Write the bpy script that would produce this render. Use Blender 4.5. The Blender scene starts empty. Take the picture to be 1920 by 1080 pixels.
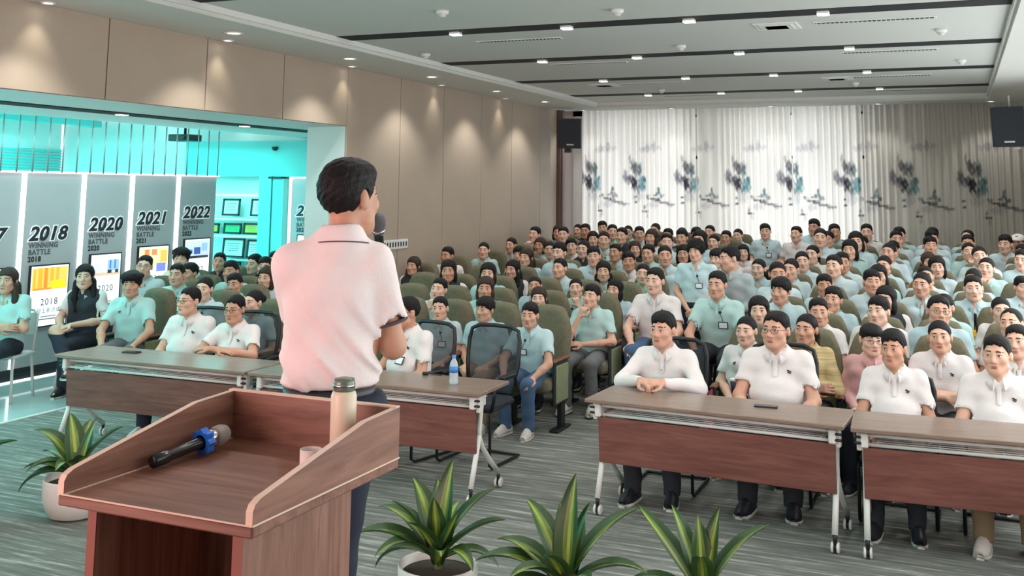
import bpy, math, random
import numpy as np
from mathutils import Matrix, Vector, Euler

sc = bpy.context.scene
COL = sc.collection
PI = math.pi
random.seed(7)

# ------------------------------------------------------------------ camera, world, light, exposure
ROT = ((0.9179743355793624, 0.39650326022635596, 0.010405952503200873), (-0.042475619890392675, 0.12435520230261587, -0.9913282026529873), (-0.39435889863493007, 0.9095718488883361, 0.13099660597625715))
cam_data = bpy.data.cameras.new('camera')
cam = bpy.data.objects.new('camera', cam_data)
COL.objects.link(cam)
sc.camera = cam
right, down, fwd = (Vector(r) for r in ROT)
mw = Matrix.Identity(4)
for i in range(3):
    mw[i][0] = right[i]; mw[i][1] = -down[i]; mw[i][2] = -fwd[i]
mw[0][3], mw[1][3], mw[2][3] = 0.0, 0.0, 2.15
cam.matrix_world = mw
cam_data.sensor_width = 36.0
cam_data.lens = 35.9618
cam_data.shift_y = -0.229167
cam_data.clip_start = 0.05

vs = sc.view_settings
sc.display_settings.display_device = 'sRGB'
vs.view_transform = 'Standard'
vs.look = 'None'
vs.exposure = -0.02
vs.gamma = 1.0
vs.use_curve_mapping = False

w = bpy.data.worlds.new('World'); sc.world = w; w.use_nodes = True
bgn = w.node_tree.nodes['Background']
bgn.inputs[0].default_value = (0.78, 0.88, 1.0, 1); bgn.inputs[1].default_value = 1.5

LS = 1.0
def area(name, loc, rot, sx, sy, power, col, spread=None):
    l = bpy.data.lights.new(name, 'AREA'); l.shape = 'RECTANGLE'; l.size = sx; l.size_y = sy
    l.energy = power * LS; l.color = col
    if spread: l.spread = spread
    o = bpy.data.objects.new(name, l); o.location = loc; o.rotation_euler = rot; COL.objects.link(o); return o
def spot(name, loc, rot, power, col, ang, blend=0.6, rad=0.05):
    l = bpy.data.lights.new(name, 'SPOT'); l.energy = power * LS; l.color = col; l.spot_size = ang
    l.spot_blend = blend; l.shadow_soft_size = rad
    o = bpy.data.objects.new(name, l); o.location = loc; o.rotation_euler = rot; COL.objects.link(o); return o
# daylight outside the two rear windows
area('window_daylight', (-5.35, 19.3, 1.9), (-PI/2, 0, 0), 2.3, 3.4, 62, (0.93, 0.97, 1.0))
area('window_daylight', (-2.75, 19.3, 1.9), (-PI/2, 0, 0), 2.7, 3.4, 72, (0.93, 0.97, 1.0))
# light of the LED wall on the stage behind the photographer
area('stage_screen_light', (-4.4, -1.6, 2.1), (PI/2, 0, 0), 4.4, 2.4, 230, (1.0, 0.66, 0.66))
# daylight of the curtained windows in the side wall
area('side_window_daylight', (1.38, 7.8, 2.0), (0, PI/2, 0), 2.4, 13.0, 265, (0.96, 0.98, 1.0))
# cyan light of the exhibition room
area('exhibition_light', (-12.3, 8.0, 2.95), (0, 0, 0), 3.0, 8.0, 330, (0.10, 0.95, 0.90))
area('exhibition_light', (-10.3, 11.9, 2.75), (0, 0, 0), 1.8, 1.2, 45, (0.15, 1.0, 0.95))
area('exhibition_light', (-8.6, 7.5, 2.84), (0, 0, 0), 0.7, 6.0, 60, (0.55, 1.0, 0.98))

_q = Vector((0.62, 0.78, -0.22)).to_track_quat('-Z', 'Z').to_euler()
area('exhibition_light', (-9.2, 3.0, 2.3), _q, 2.0, 2.0, 110, (0.05, 0.95, 0.92))

# ------------------------------------------------------------------ helpers
def lin(r, g, b):
    f = lambda c: (c/255/12.92) if c/255 <= 0.04045 else ((c/255+0.055)/1.055)**2.4
    return (f(r), f(g), f(b), 1.0)
MATS = {}
def mat(name, rgb, rough=0.6, metal=0.0, noise=0.0, nscale=8.0, bump=0.0, bscale=60.0, emit=0.0, ecol=None, spec=0.5, stretch=None, coat=0.0, sss=0.0):
    if name in MATS: return MATS[name]
    m = bpy.data.materials.new(name); m.use_nodes = True; nt = m.node_tree; b = nt.nodes['Principled BSDF']
    c = lin(*rgb)
    b.inputs['Base Color'].default_value = c; b.inputs['Roughness'].default_value = rough; b.inputs['Metallic'].default_value = metal
    b.inputs['Specular IOR Level'].default_value = spec
    if coat: b.inputs['Coat Weight'].default_value = coat
    if sss:
        b.inputs['Subsurface Weight'].default_value = sss; b.inputs['Subsurface Radius'].default_value = (0.02, 0.008, 0.004)
    if emit:
        b.inputs['Emission Color'].default_value = lin(*(ecol or rgb)); b.inputs['Emission Strength'].default_value = emit
    if noise or bump:
        tc = nt.nodes.new('ShaderNodeTexCoord'); mp = nt.nodes.new('ShaderNodeMapping')
        if stretch: mp.inputs['Scale'].default_value = stretch
        nt.links.new(tc.outputs['Object'], mp.inputs[0])
    if noise:
        n = nt.nodes.new('ShaderNodeTexNoise'); n.inputs['Scale'].default_value = nscale; n.inputs['Detail'].default_value = 5
        nt.links.new(mp.outputs[0], n.inputs['Vector'])
        r = nt.nodes.new('ShaderNodeValToRGB')
        r.color_ramp.elements[0].position = 0.3; r.color_ramp.elements[1].position = 0.7
        r.color_ramp.elements[0].color = tuple(max(0, x*(1-noise)) for x in c[:3]) + (1,)
        r.color_ramp.elements[1].color = tuple(min(1, x*(1+noise)) for x in c[:3]) + (1,)
        nt.links.new(n.outputs['Fac'], r.inputs[0]); nt.links.new(r.outputs[0], b.inputs['Base Color'])
    if bump:
        n2 = nt.nodes.new('ShaderNodeTexNoise'); n2.inputs['Scale'].default_value = bscale; n2.inputs['Detail'].default_value = 3
        nt.links.new(mp.outputs[0], n2.inputs['Vector'])
        bp = nt.nodes.new('ShaderNodeBump'); bp.inputs['Strength'].default_value = bump; bp.inputs['Distance'].default_value = 0.01
        nt.links.new(n2.outputs['Fac'], bp.inputs['Height']); nt.links.new(bp.outputs[0], b.inputs['Normal'])
    MATS[name] = m; return m
def wood(name, a, b_, scale=(1.2, 14, 14), rough=0.42):
    if name in MATS: return MATS[name]
    m = bpy.data.materials.new(name); m.use_nodes = True; nt = m.node_tree; b = nt.nodes['Principled BSDF']
    tc = nt.nodes.new('ShaderNodeTexCoord'); mp = nt.nodes.new('ShaderNodeMapping'); mp.inputs['Scale'].default_value = scale
    n = nt.nodes.new('ShaderNodeTexNoise'); n.inputs['Scale'].default_value = 2.2; n.inputs['Detail'].default_value = 7; n.inputs['Distortion'].default_value = 0.7; n.inputs['Roughness'].default_value = 0.62
    r = nt.nodes.new('ShaderNodeValToRGB'); r.color_ramp.elements[0].position = 0.32; r.color_ramp.elements[1].position = 0.68
    r.color_ramp.elements[0].color = lin(*a); r.color_ramp.elements[1].color = lin(*b_)
    nt.links.new(tc.outputs['Object'], mp.inputs[0]); nt.links.new(mp.outputs[0], n.inputs['Vector'])
    nt.links.new(n.outputs['Fac'], r.inputs[0]); nt.links.new(r.outputs[0], b.inputs['Base Color'])
    b.inputs['Roughness'].default_value = rough
    MATS[name] = m; return m

class MB:
    """collects shapes; build() links them as one mesh object"""
    def __init__(s): s.v = []; s.f = []; s.mi = []; s.sm = []
    def add(s, vs_, fs, mi=0, smooth=False):
        o = len(s.v); s.v += [tuple(map(float, p)) for p in vs_]; s.f += [tuple(i+o for i in f) for f in fs]
        s.mi += [mi]*len(fs); s.sm += [smooth]*len(fs); return s
    def box(s, c, d, mi=0, rot=None, bev=0.0):
        hx, hy, hz = d[0]/2, d[1]/2, d[2]/2
        if bev > 0:
            b = min(bev, hx*.9, hy*.9, hz*.9); P = []; F = []
            idx = {}
            for sx in (-1, 1):
                for sy in (-1, 1):
                    for sz in (-1, 1):
                        for ax in range(3):
                            q = [sx*(hx-b), sy*(hy-b), sz*(hz-b)]; q[ax] = (sx*hx, sy*hy, sz*hz)[ax]
                            idx[(sx, sy, sz, ax)] = len(P); P.append(q)
            for ax in range(3):
                a1, a2 = (ax+1) % 3, (ax+2) % 3
                for sg in (-1, 1):
                    def k(u, v_):
                        t = [0, 0, 0]; t[ax] = sg; t[a1] = u; t[a2] = v_; return idx[(t[0], t[1], t[2], ax)]
                    q = [k(-1, -1), k(1, -1), k(1, 1), k(-1, 1)]
                    F.append(q if sg > 0 else q[::-1])
            for ax in range(3):
                a1, a2 = (ax+1) % 3, (ax+2) % 3
                for u in (-1, 1):
                    for v_ in (-1, 1):
                        def k(e, w_):
                            t = [0, 0, 0]; t[ax] = e; t[a1] = u; t[a2] = v_; return idx[(t[0], t[1], t[2], w_)]
                        q = [k(-1, a1), k(-1, a2), k(1, a2), k(1, a1)]
                        F.append(q if u*v_ < 0 else q[::-1])
            for sx in (-1, 1):
                for sy in (-1, 1):
                    for sz in (-1, 1):
                        q = [idx[(sx, sy, sz, a)] for a in range(3)]
                        F.append(q if sx*sy*sz > 0 else q[::-1])
        else:
            P = [(x, y, z) for x in (-hx, hx) for y in (-hy, hy) for z in (-hz, hz)]
            F = [(0, 1, 3, 2), (4, 6, 7, 5), (0, 4, 5, 1), (2, 3, 7, 6), (0, 2, 6, 4), (1, 5, 7, 3)]
        if rot is not None:
            R = Euler(rot).to_matrix(); P = [R @ Vector(p) for p in P]
        return s.add([(p[0]+c[0], p[1]+c[1], p[2]+c[2]) for p in P], F, mi)
    def tube(s, pts, r, n=8, mi=0, cap=True, smooth=True):
        pts = [Vector(p) for p in pts]; rs = r if isinstance(r, (list, tuple)) else [r]*len(pts)
        V = []; F = []; up = None
        for i, p in enumerate(pts):
            a = pts[max(i-1, 0)]; b = pts[min(i+1, len(pts)-1)]; t = (b-a).normalized()
            if up is None: up = t.orthogonal().normalized()
            else:
                up = (up - t*up.dot(t)); up = up.normalized() if up.length > 1e-6 else t.orthogonal().normalized()
            sd = t.cross(up)
            for k in range(n):
                an = 2*PI*k/n; V.append(p + (up*math.cos(an) + sd*math.sin(an))*rs[i])
        for i in range(len(pts)-1):
            for k in range(n):
                F.append((i*n+k, i*n+(k+1) % n, (i+1)*n+(k+1) % n, (i+1)*n+k))
        s.add(V, F, mi, smooth)
        if cap:
            o = len(s.v)-len(V)
            s.f += [tuple(o+k for k in range(n))[::-1], tuple(o+(len(pts)-1)*n+k for k in range(n))]; s.mi += [mi]*2; s.sm += [False]*2
        return s
    def lathe(s, prof, c=(0, 0, 0), n=24, mi=0, rot=None, smooth=True):
        V = []; F = []; R = Euler(rot).to_matrix() if rot is not None else None
        for (r, z) in prof:
            for k in range(n):
                p = Vector((r*math.cos(2*PI*k/n), r*math.sin(2*PI*k/n), z))
                if R is not None: p = R @ p
                V.append((p[0]+c[0], p[1]+c[1], p[2]+c[2]))
        for i in range(len(prof)-1):
            for k in range(n):
                F.append((i*n+k, i*n+(k+1) % n, (i+1)*n+(k+1) % n, (i+1)*n+k))
        F.append(tuple(range(n))[::-1]); F.append(tuple((len(prof)-1)*n+k for k in range(n)))
        return s.add(V, F, mi, smooth)
    def quad(s, a, b, c, d, mi=0): return s.add([a, b, c, d], [(0, 1, 2, 3)], mi)
    def mesh(s, name, mats):
        me = bpy.data.meshes.new(name); me.from_pydata(s.v, [], s.f)
        for m in (mats if isinstance(mats, (list, tuple)) else [mats]): me.materials.append(m)
        me.polygons.foreach_set('material_index', s.mi); me.polygons.foreach_set('use_smooth', s.sm)
        me.update(); return me
    def build(s, name, mats, parent=None, loc=None, rot=None, scale=None):
        return obj(name, s.mesh(name, mats), parent, loc, rot, scale)
def obj(name, me, parent=None, loc=None, rot=None, scale=None):
    o = bpy.data.objects.new(name, me); COL.objects.link(o)
    if parent is not None: o.parent = parent
    if loc is not None: o.location = loc
    if rot is not None: o.rotation_euler = rot
    if scale is not None: o.scale = scale
    return o
def empty(name, loc=(0, 0, 0), rz=0.0):
    o = bpy.data.objects.new(name, None); o.location = loc; o.rotation_euler = (0, 0, rz); o.empty_display_size = 0.1; COL.objects.link(o); return o
def tag(o, label, cat, group=None, kind=None):
    o['label'] = label; o['category'] = cat
    if group: o['group'] = group
    if kind: o['kind'] = kind
    return o
def struct(o, label=None, cat=None):
    o['kind'] = 'structure'
    if label: o['label'] = label
    if cat: o['category'] = cat
    return o
def copytree(o, parent=None):
    c = o.copy(); COL.objects.link(c)
    if parent is not None: c.parent = parent; c.matrix_parent_inverse = o.matrix_parent_inverse.copy()
    for ch in list(o.children): copytree(ch, c)
    return c
def setmat(o, m, i=0):
    o.material_slots[i].link = 'OBJECT'; o.material_slots[i].material = m

# ------------------------------------------------------------------ materials of the room
M_white = mat('white_paint', (226, 228, 224), 0.7)
M_ceil = mat('ceiling_board', (205, 211, 206), 0.8)
M_soffit = mat('soffit_board', (212, 216, 210), 0.8)
M_slot = mat('slot_black', (20, 26, 28), 0.9)
M_wall = mat('wall_panel_beige', (176, 161, 144), 0.55, noise=0.03, nscale=2.0)
M_groove = mat('groove_brown', (84, 72, 62), 0.8)
M_brown = mat('trim_brown', (104, 84, 74), 0.6)
M_jamb = mat('jamb_white', (214, 220, 217), 0.5)
M_tile = mat('tile_gloss', (178, 198, 196), 0.07, noise=0.06, nscale=3.0)
M_exh = mat('exhibition_wall', (222, 236, 234), 0.5)
M_exh2 = mat('exhibition_header', (110, 205, 204), 0.5)
M_metalw = mat('white_metal', (226, 224, 218), 0.35)
M_black = mat('black_plastic', (24, 25, 28), 0.45)
M_dark = mat('dark_grey_plastic', (48, 52, 58), 0.5)
M_chrome = mat('chrome', (190, 192, 195), 0.2, metal=1.0)
M_led = mat('led_white', (255, 255, 255), 0.5, emit=1.5)
M_lamp = mat('lamp_white', (255, 252, 244), 0.5, emit=9.0)
M_wood_t = wood('wood_table_top', (120, 100, 88), (148, 128, 114), rough=.28)
M_wood_m = wood('wood_modesty', (104, 62, 54), (134, 86, 76))
M_wood_l = wood('wood_lectern', (112, 74, 60), (154, 112, 94), (14, 1.2, 14))
M_wood_lx = wood('wood_lectern_cross', (112, 74, 60), (154, 112, 94), (1.2, 14, 14))
M_wood_lv = wood('wood_lectern_vertical', (116, 78, 64), (160, 120, 102), (14, 14, 1.2))
M_band = mat('edge_band', (224, 200, 180), 0.45)
M_arm = wood('wood_arm', (92, 58, 42), (132, 88, 64), (10, 1.5, 10))
M_olive = mat('olive_fabric', (112, 107, 86), 0.95, noise=0.12, nscale=30.0, bump=0.25, bscale=260.0)
M_olive2 = mat('olive_side', (134, 142, 108), 0.85, noise=0.08, nscale=30.0)

m = bpy.data.materials.new('carpet'); m.use_nodes = True; nt = m.node_tree; b = nt.nodes['Principled BSDF']
tc = nt.nodes.new('ShaderNodeTexCoord'); mp = nt.nodes.new('ShaderNodeMapping'); mp.inputs['Scale'].default_value = (1.7, 24, 1)
n1 = nt.nodes.new('ShaderNodeTexNoise'); n1.inputs['Scale'].default_value = 1.0; n1.inputs['Detail'].default_value = 4; n1.inputs['Roughness'].default_value = 0.7
r1 = nt.nodes.new('ShaderNodeValToRGB'); r1.color_ramp.elements[0].position = 0.40; r1.color_ramp.elements[1].position = 0.72
r1.color_ramp.elements[0].color = lin(100, 103, 98); r1.color_ramp.elements[1].color = lin(198, 199, 190)
e = r1.color_ramp.elements.new(0.55); e.color = lin(126, 130, 123)
nt.links.new(tc.outputs['Object'], mp.inputs[0]); nt.links.new(mp.outputs[0], n1.inputs['Vector']); nt.links.new(n1.outputs['Fac'], r1.inputs[0]); nt.links.new(r1.outputs[0], b.inputs['Base Color'])
n2 = nt.nodes.new('ShaderNodeTexNoise'); n2.inputs['Scale'].default_value = 220; bp = nt.nodes.new('ShaderNodeBump'); bp.inputs['Strength'].default_value = 0.4; bp.inputs['Distance'].default_value = 0.01
nt.links.new(tc.outputs['Object'], n2.inputs['Vector']); nt.links.new(n2.outputs['Fac'], bp.inputs['Height']); nt.links.new(bp.outputs[0], b.inputs['Normal'])
b.inputs['Roughness'].default_value = 0.95; M_carpet = m

# ------------------------------------------------------------------ room shell
YR, ZS, ZC = 18.6, 3.6, 3.69
def floor_z(y): return max(0.0, 0.045*(y-9.0))
fb = MB()
fb.quad((-8.0, 3.2, 0), (1.45, 3.2, 0), (1.45, 9, 0), (-8.0, 9, 0))
fb.quad((-6.8, 9, 0), (1.45, 9, 0), (1.45, YR, floor_z(YR)), (-6.8, YR, floor_z(YR)))
fb.quad((-8.0, 9, 0), (-6.8, 9, 0), (-6.8, 13, 0), (-8.0, 13, 0))
fb.quad((-6.8, 9, 0), (-6.8, 10.61, floor_z(10.61)), (-6.8, 10.61, 0), (-6.8, 9, 0))
fb.f.pop(); fb.mi.pop(); fb.sm.pop(); fb.f.append((12, 13, 14)); fb.mi.append(0); fb.sm.append(False)
struct(fb.build('floor', M_carpet))
t = MB(); t.box((-11.0, 6.6, -0.01), (6.0, 12.8, 0.02)); struct(t.build('floor_2', M_tile))
t = MB(); t.box((-8.0, 8.0, 0.004), (0.05, 10.0, 0.012)); struct(t.build('trim_1', mat('threshold', (206, 214, 210), 0.3)))
# stage the speaker stands on
t = MB(); t.box((-2.7, 0.7, 0.25), (8.2, 5.0, 0.5)); struct(t.build('stage_platform', M_carpet), 'low carpeted stage platform under the lectern', 'stage')
# left wall with panels
wl = MB(); wl.box((-7.07, 14.6, 1.85), (0.54-0.0, 7.98, 3.72)); wl.box((-7.07, 4.4, 3.29), (0.54, 12.42, 0.82))
wl = wl.build('wall_left', [M_jamb]); struct(wl)
ge = [-1.8, 0.39, 1.66, 2.93, 4.20, 5.47, 6.742, 8.034, 9.309, 10.612, 11.918, 13.184, 14.462, 15.66, 16.92, 17.75]
gb = MB(); gb.box((-6.798, 14.2, 1.8), (0.006, 7.1, 3.6)); gb.box((-6.798, 4.4, 3.24), (0.006, 12.4, 0.72)); gb.build('groove', M_groove, wl)
for i in range(len(ge)-1):
    y0, y1 = ge[i]+0.006, ge[i+1]-0.006
    z0 = 2.882 if ge[i] < 10.5 else 0.09
    pb = MB(); pb.box((0, 0, 0), (0.022, y1-y0, 3.6-z0), bev=0.003)
    pb.build('panel', M_wall, wl, ((-6.787), (y0+y1)/2, (3.6+z0)/2))
t = MB(); t.box((-6.785, 14.2, 0.045), (0.03, 7.16, 0.09)); struct(t.build('baseboard_left', M_brown))
t = MB(); t.box((-6.76, 18.12, 1.85), (0.10, 0.70, 3.7), bev=0.01); t.box((-6.70, 17.86, 1.85), (0.05, 0.12, 3.7), bev=0.008); struct(t.build('trim_2', M_brown))
# opening surround facing the hall (thin white casing) and passage soffit
t = MB(); t.box((-7.325, 6.6, 2.926), (1.05, 8.02, 0.10)); t.box((-7.60, 11.8, 2.926), (0.5, 2.38, 0.10)); t.box((-8.515, 7.5, 2.926), (1.13, 11.0, 0.10)); t.box((-7.9, 7.5, 3.0), (0.10, 11.0, 0.02), 1)
t.box((-7.9, 7.5, 2.920), (0.30, 11.0, 0.104), 1)
struct(t.build('trim_3', [M_jamb, M_slot]))
# ceiling: strips between the black slots, soffits around
slots = [-0.4, 1.95, 4.3, 6.65, 9.03, 11.37, 13.70, 16.0]
ed = [-1.8] + [v for s_ in slots for v in (s_-0.055, s_+0.055)] + [17.35]
root_c = MB(); root_c.box((-2.685, 8.4, 3.86), (8.3, 20.4, 0.04)); root_c = root_c.build('ceiling', M_slot); struct(root_c)
for i in range(0, len(ed), 2):
    sb = MB(); sb.box((0, 0, 0), (6.41, ed[i+1]-ed[i], 0.02)); sb.build('ceiling_strip', M_ceil, root_c, (-2.685, (ed[i]+ed[i+1])/2, ZC+0.01))
sb = MB(); sb.box((-6.335, 7.78, 3.65), (0.95, 19.16, 0.10)); sb.build('soffit', M_soffit, root_c)
sb = MB(); sb.box((0.975, 7.78, 3.65), (0.95, 19.16, 0.10)); sb.build('soffit', M_soffit, root_c)
sb = MB(); sb.box((-2.685, 17.70, 3.65), (8.25, 0.69, 0.10)); sb.build('soffit', M_soffit, root_c)
sb = MB(); sb.box((-5.845, 7.8, 3.70), (0.03, 19.2, 0.13)); sb.box((0.485, 7.8, 3.70), (0.03, 19.2, 0.13)); sb.box((-2.685, 17.335, 3.70), (6.4, 0.03, 0.13)); sb.build('cornice', M_white, root_c)
for s_ in slots:   # black channels let into the ceiling
    sb = MB(); sb.box((-2.685, s_, 3.72), (6.4, 0.30, 0.068)); sb.build('light_channel', M_slot, root_c)
# rear wall with two window openings
rw = MB()
rw.box((-6.8, 18.7, 1.9), (0.5, 0.2, 3.8)); rw.box((-4.13, 18.7, 1.9), (0.42, 0.2, 3.8)); rw.box((0.05, 18.7, 1.9), (3.0, 0.2, 3.8))
rw.box((-2.7, 18.7, 0.35), (8.4, 0.2, 0.7)); rw.box((-2.7, 18.7, 3.66), (8.4, 0.2, 0.24))
struct(rw.build('wall_rear', M_white))
M_glass = bpy.data.materials.new('window_glass'); M_glass.use_nodes = True; nt = M_glass.node_tree
for nd in list(nt.nodes): nt.nodes.remove(nd)
o_ = nt.nodes.new('ShaderNodeOutputMaterial'); mx = nt.nodes.new('ShaderNodeMixShader'); tr = nt.nodes.new('ShaderNodeBsdfTransparent'); gl = nt.nodes.new('ShaderNodeBsdfGlossy')
gl.inputs['Roughness'].default_value = 0.02; mx.inputs[0].default_value = 0.06
nt.links.new(tr.outputs[0], mx.inputs[1]); nt.links.new(gl.outputs[0], mx.inputs[2]); nt.links.new(mx.outputs[0], o_.inputs[0])
for i, (x0, x1) in enumerate(((-6.55, -4.34), (-3.92, -1.45))):
    f = MB(); zc = 2.12; H = 2.84; W = x1-x0; xc = (x0+x1)/2
    f.box((xc, 18.68, 0.72), (W, 0.06, 0.05)); f.box((xc, 18.68, 3.52), (W, 0.06, 0.05)); f.box((x0+.025, 18.68, zc), (0.05, 0.06, H)); f.box((x1-.025, 18.68, zc), (0.05, 0.06, H)); f.box((xc, 18.68, zc), (0.05, 0.06, H)); f.box((xc, 18.68, 2.75), (W, 0.06, 0.05))
    f = struct(f.build('window_%d' % (i+1), M_metalw))
    for sx in (-1, 1):
        g = MB(); g.box((xc+sx*W/4, 18.68, zc), (W/2-0.06, 0.008, H-0.06)); g.build('pane', M_glass, f)
t = MB(); t.box((1.55, 8.4, 1.9), (0.2, 20.4, 3.8)); struct(t.build('wall_right', M_wall))
for k, y in enumerate((4.0, 7.0, 10.0, 13.0)):
    f = MB(); f.box((1.44, y, 0.85), (0.04, 2.6, 0.06)); f.box((1.44, y, 3.15), (0.04, 2.6, 0.06)); f.box((1.44, y-1.28, 2.0), (0.04, 0.06, 2.3)); f.box((1.44, y+1.28, 2.0), (0.04, 0.06, 2.3)); f.box((1.44, y, 2.0), (0.04, 0.05, 2.3))
    f = struct(f.build('window_%d' % (k+3), M_metalw)); g = MB(); g.box((1.445, y, 2.0), (0.006, 2.5, 2.24)); g.build('pane', mat('sheer_white', (236, 238, 236), 0.9), f)
t = MB(); t.box((-6.3, -1.9, 1.9), (15.6, 0.2, 3.8)); struct(t.build('wall_front', M_wall))
# LED wall hanging on the wall behind the photographer
t = MB(); t.box((-4.4, -1.72, 2.1), (4.5, 0.12, 2.5), 0); t.quad((-6.6, -1.655, 0.9), (-2.2, -1.655, 0.9), (-2.2, -1.655, 3.3), (-6.6, -1.655, 3.3), 1)
ob = t.build('led_screen', [M_black, mat('led_screen_red', (226, 120, 120), 0.5, emit=0.6)]); tag(ob, 'large reddish LED screen on the wall behind the stage', 'screen')

# ------------------------------------------------------------------ exhibition room seen through the opening
t = MB(); t.box((-14.05, 6.6, 1.6), (0.1, 12.8, 3.2)); struct(t.build('wall_exhibition', M_exh))
t = MB(); t.box((-11.0, 6.6, 3.22), (6.2, 12.8, 0.05)); struct(t.build('ceiling_2', M_exh))
t = MB(); t.box((-11.0, 0.25, 1.6), (6.2, 0.1, 3.2)); struct(t.build('wall_exhibition_front', M_exh))
we = MB(); we.box((-10.6, 13.12, 1.6), (6.8, 0.1, 3.2)); we = struct(we.build('wall_exhibition_end', M_exh))
t = MB(); t.box((-10.05, 12.98, 2.56), (2.3, 0.2, 0.54)); t.build('header', M_exh2, we)
t = MB(); t.box((-9.62, 12.96, 1.15), (0.22, 0.22, 2.3)); t.box((-9.40, 12.97, 1.13), (0.2, 0.2, 2.26)); t.build('column', mat('column_cyan', (120, 214, 212), 0.4), we)
t = MB(); t.box((-9.45, 12.86, 2.275), (0.24, 0.03, 0.03)); t.build('door_closer', M_black, we)
for z in (1.03, 1.40, 1.66):
    t = MB(); t.box((-10.45, 12.96, z), (1.6, 0.2, 0.02)); t.build('shelf', mat('glass_shelf', (190, 240, 236), 0.2), we)
for z in (1.38, 1.64, 2.0):
    t = MB(); t.box((-10.45, 13.055, z), (1.6, 0.02, 0.03)); t.build('light_strip', mat('led_cyan', (170, 255, 250), 0.5, emit=1.6), we)
def frame(x0, z1, x1, z0, paper, label, text=None):
    w_, h_ = x1-x0, z1-z0; r = empty('picture_frame', ((x0+x1)/2, 12.93, z0)); r.rotation_euler = (math.radians(-6), 0, 0)
    f = MB(); k = 0.028
    f.box((0, 0, k/2), (w_, 0.02, k)); f.box((0, 0, h_-k/2), (w_, 0.02, k)); f.box((-w_/2+k/2, 0, h_/2), (k, 0.02, h_)); f.box((w_/2-k/2, 0, h_/2), (k, 0.02, h_))
    f.build('frame', M_black, r)
    p = MB(); p.box((0, 0.004, h_/2), (w_-k, 0.006, h_-k)); p.build('certificate', paper, r)
    p = MB()
    for i in range(4): p.box((0, -0.0005, h_*(0.72-0.12*i)), (w_*(0.5 if i else 0.62), 0.003, h_*0.03))
    p.build('print', mat('print_grey', (120, 140, 138), 0.7), r)
    tag(r, label, 'picture frame', 'framed certificates on the exhibition shelves')
pw, pg, py = mat('paper_white', (236, 238, 232), 0.6), mat('paper_green', (60, 196, 120), 0.6), mat('paper_yellow', (206, 214, 72), 0.6)
frame(-10.472, 1.951, -10.144, 1.69, pw, 'upright black framed white certificate on the top glass shelf')
frame(-9.937, 1.955, -9.60, 1.69, pw, 'second upright white certificate, half hidden by the cyan column')
frame(-10.43, 1.577, -10.097, 1.415, pg, 'low green certificate in a black frame on the middle shelf')
frame(-10.056, 1.586, -9.76, 1.415, py, 'yellow certificate in a black frame beside the cyan column')
frame(-10.437, 1.35, -10.031, 1.06, pw, 'wide pale certificate on the lower glass shelf')
frame(-9.98, 1.34, -9.74, 1.06, pw, 'small pale certificate at the column end of the lower shelf')
frame(-10.70, 1.57, -10.517, 1.415, py, 'yellow certificate peeking out beside the 2022 board')
frame(-10.40, 1.0, -10.09, 0.76, pw, 'bottom dark framed certificate above the seated heads')
t = MB(); t.lathe([(0.001, -0.06), (0.03, -0.055), (0.045, -0.03), (0.05, 0)], (-9.478, 12.86, 2.74), 16, rot=None); tag(t.build('dome_camera', M_dark), 'small black dome camera on the cyan header', 'camera')
r = empty('ceiling_projector', (-10.46, 12.0, 2.79)); t = MB(); t.box((0, 0, 0.05), (0.38, 0.3, 0.10), bev=0.01); t.build('body', M_black, r); t = MB(); t.tube([(0, 0, 0.1), (0, 0, 0.43)], 0.02); t.build('bracket', M_black, r); t = MB(); t.lathe([(0.03, 0), (0.03, 0.02)], (0.1, -0.15, 0.05), 12, rot=(PI/2, 0, 0)); t.build('lens', M_dark, r)
tag(r, 'black box shaped projector hanging from the cyan ceiling', 'projector')
# louvre on the far exhibition wall
r = empty('wall_louvre', (-13.97, 13.25, 2.35)); r.location = (-13.98, 11.75, 2.3)
f = MB(); f.box((0, 0, 0.21), (0.02, 2.5, 0.46)); f.build('louvre_back', M_exh, r)
for k in range(9):
    f = MB(); f.box((0.03, 0, 0.03+0.047*k), (0.03, 2.46, 0.018), rot=(0, 0.5, 0)); f.build('slat', M_exh2, r)
tag(r, 'wide horizontal slatted louvre on the far cyan wall', 'louvre')
# wavy ceiling ribbons
for k, (x, a, ph, z, m_) in enumerate(((-10.0, 0.35, 0.3, 3.02, M_led), (-10.9, 0.5, 1.9, 3.06, M_exh2), (-11.9, 0.45, 3.4, 3.10, M_led), (-12.8, 0.3, 5.0, 3.08, M_exh2))):
    V = []; F = []
    N = 60
    for i in range(N+1):
        y = 2.0+10.9*i/N; xx = x+a*math.sin(y*0.95+ph)+0.15*math.sin(2.3*y+ph)
        V += [(xx-0.11, y, z), (xx+0.11, y, z), (xx+0.11, y, z+0.10), (xx-0.11, y, z+0.10)]
    for i in range(N):
        for q in range(4): F.append((4*i+q, 4*i+4+q, 4*i+4+(q+1) % 4, 4*i+(q+1) % 4))
    F += [(0, 1, 2, 3), (4*N+3, 4*N+2, 4*N+1, 4*N)]
    mb = MB(); mb.add(V, F); ob = mb.build('ceiling_ribbon', m_)
    tag(ob, ['white glowing wavy ribbon, the one nearest the rods', 'cyan wavy ribbon between the two glowing ones', 'white glowing wavy ribbon deeper in the room', 'cyan wavy ribbon along the far louvre wall'][k] + ' on the exhibition ceiling', 'ceiling ribbon', 'wavy ceiling ribbons')
# plinth under the year boards
t = MB(); t.box((-9.9, 7.6, 0.075), (0.7, 9.2, 0.13), 0); t.box((-9.56, 7.6, 0.147), (0.03, 9.2, 0.012), 1); t.box((-9.545, 7.6, 0.008), (0.03, 9.2, 0.012), 1)
struct(t.build('trim_4', [M_dark, M_led]))
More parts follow.
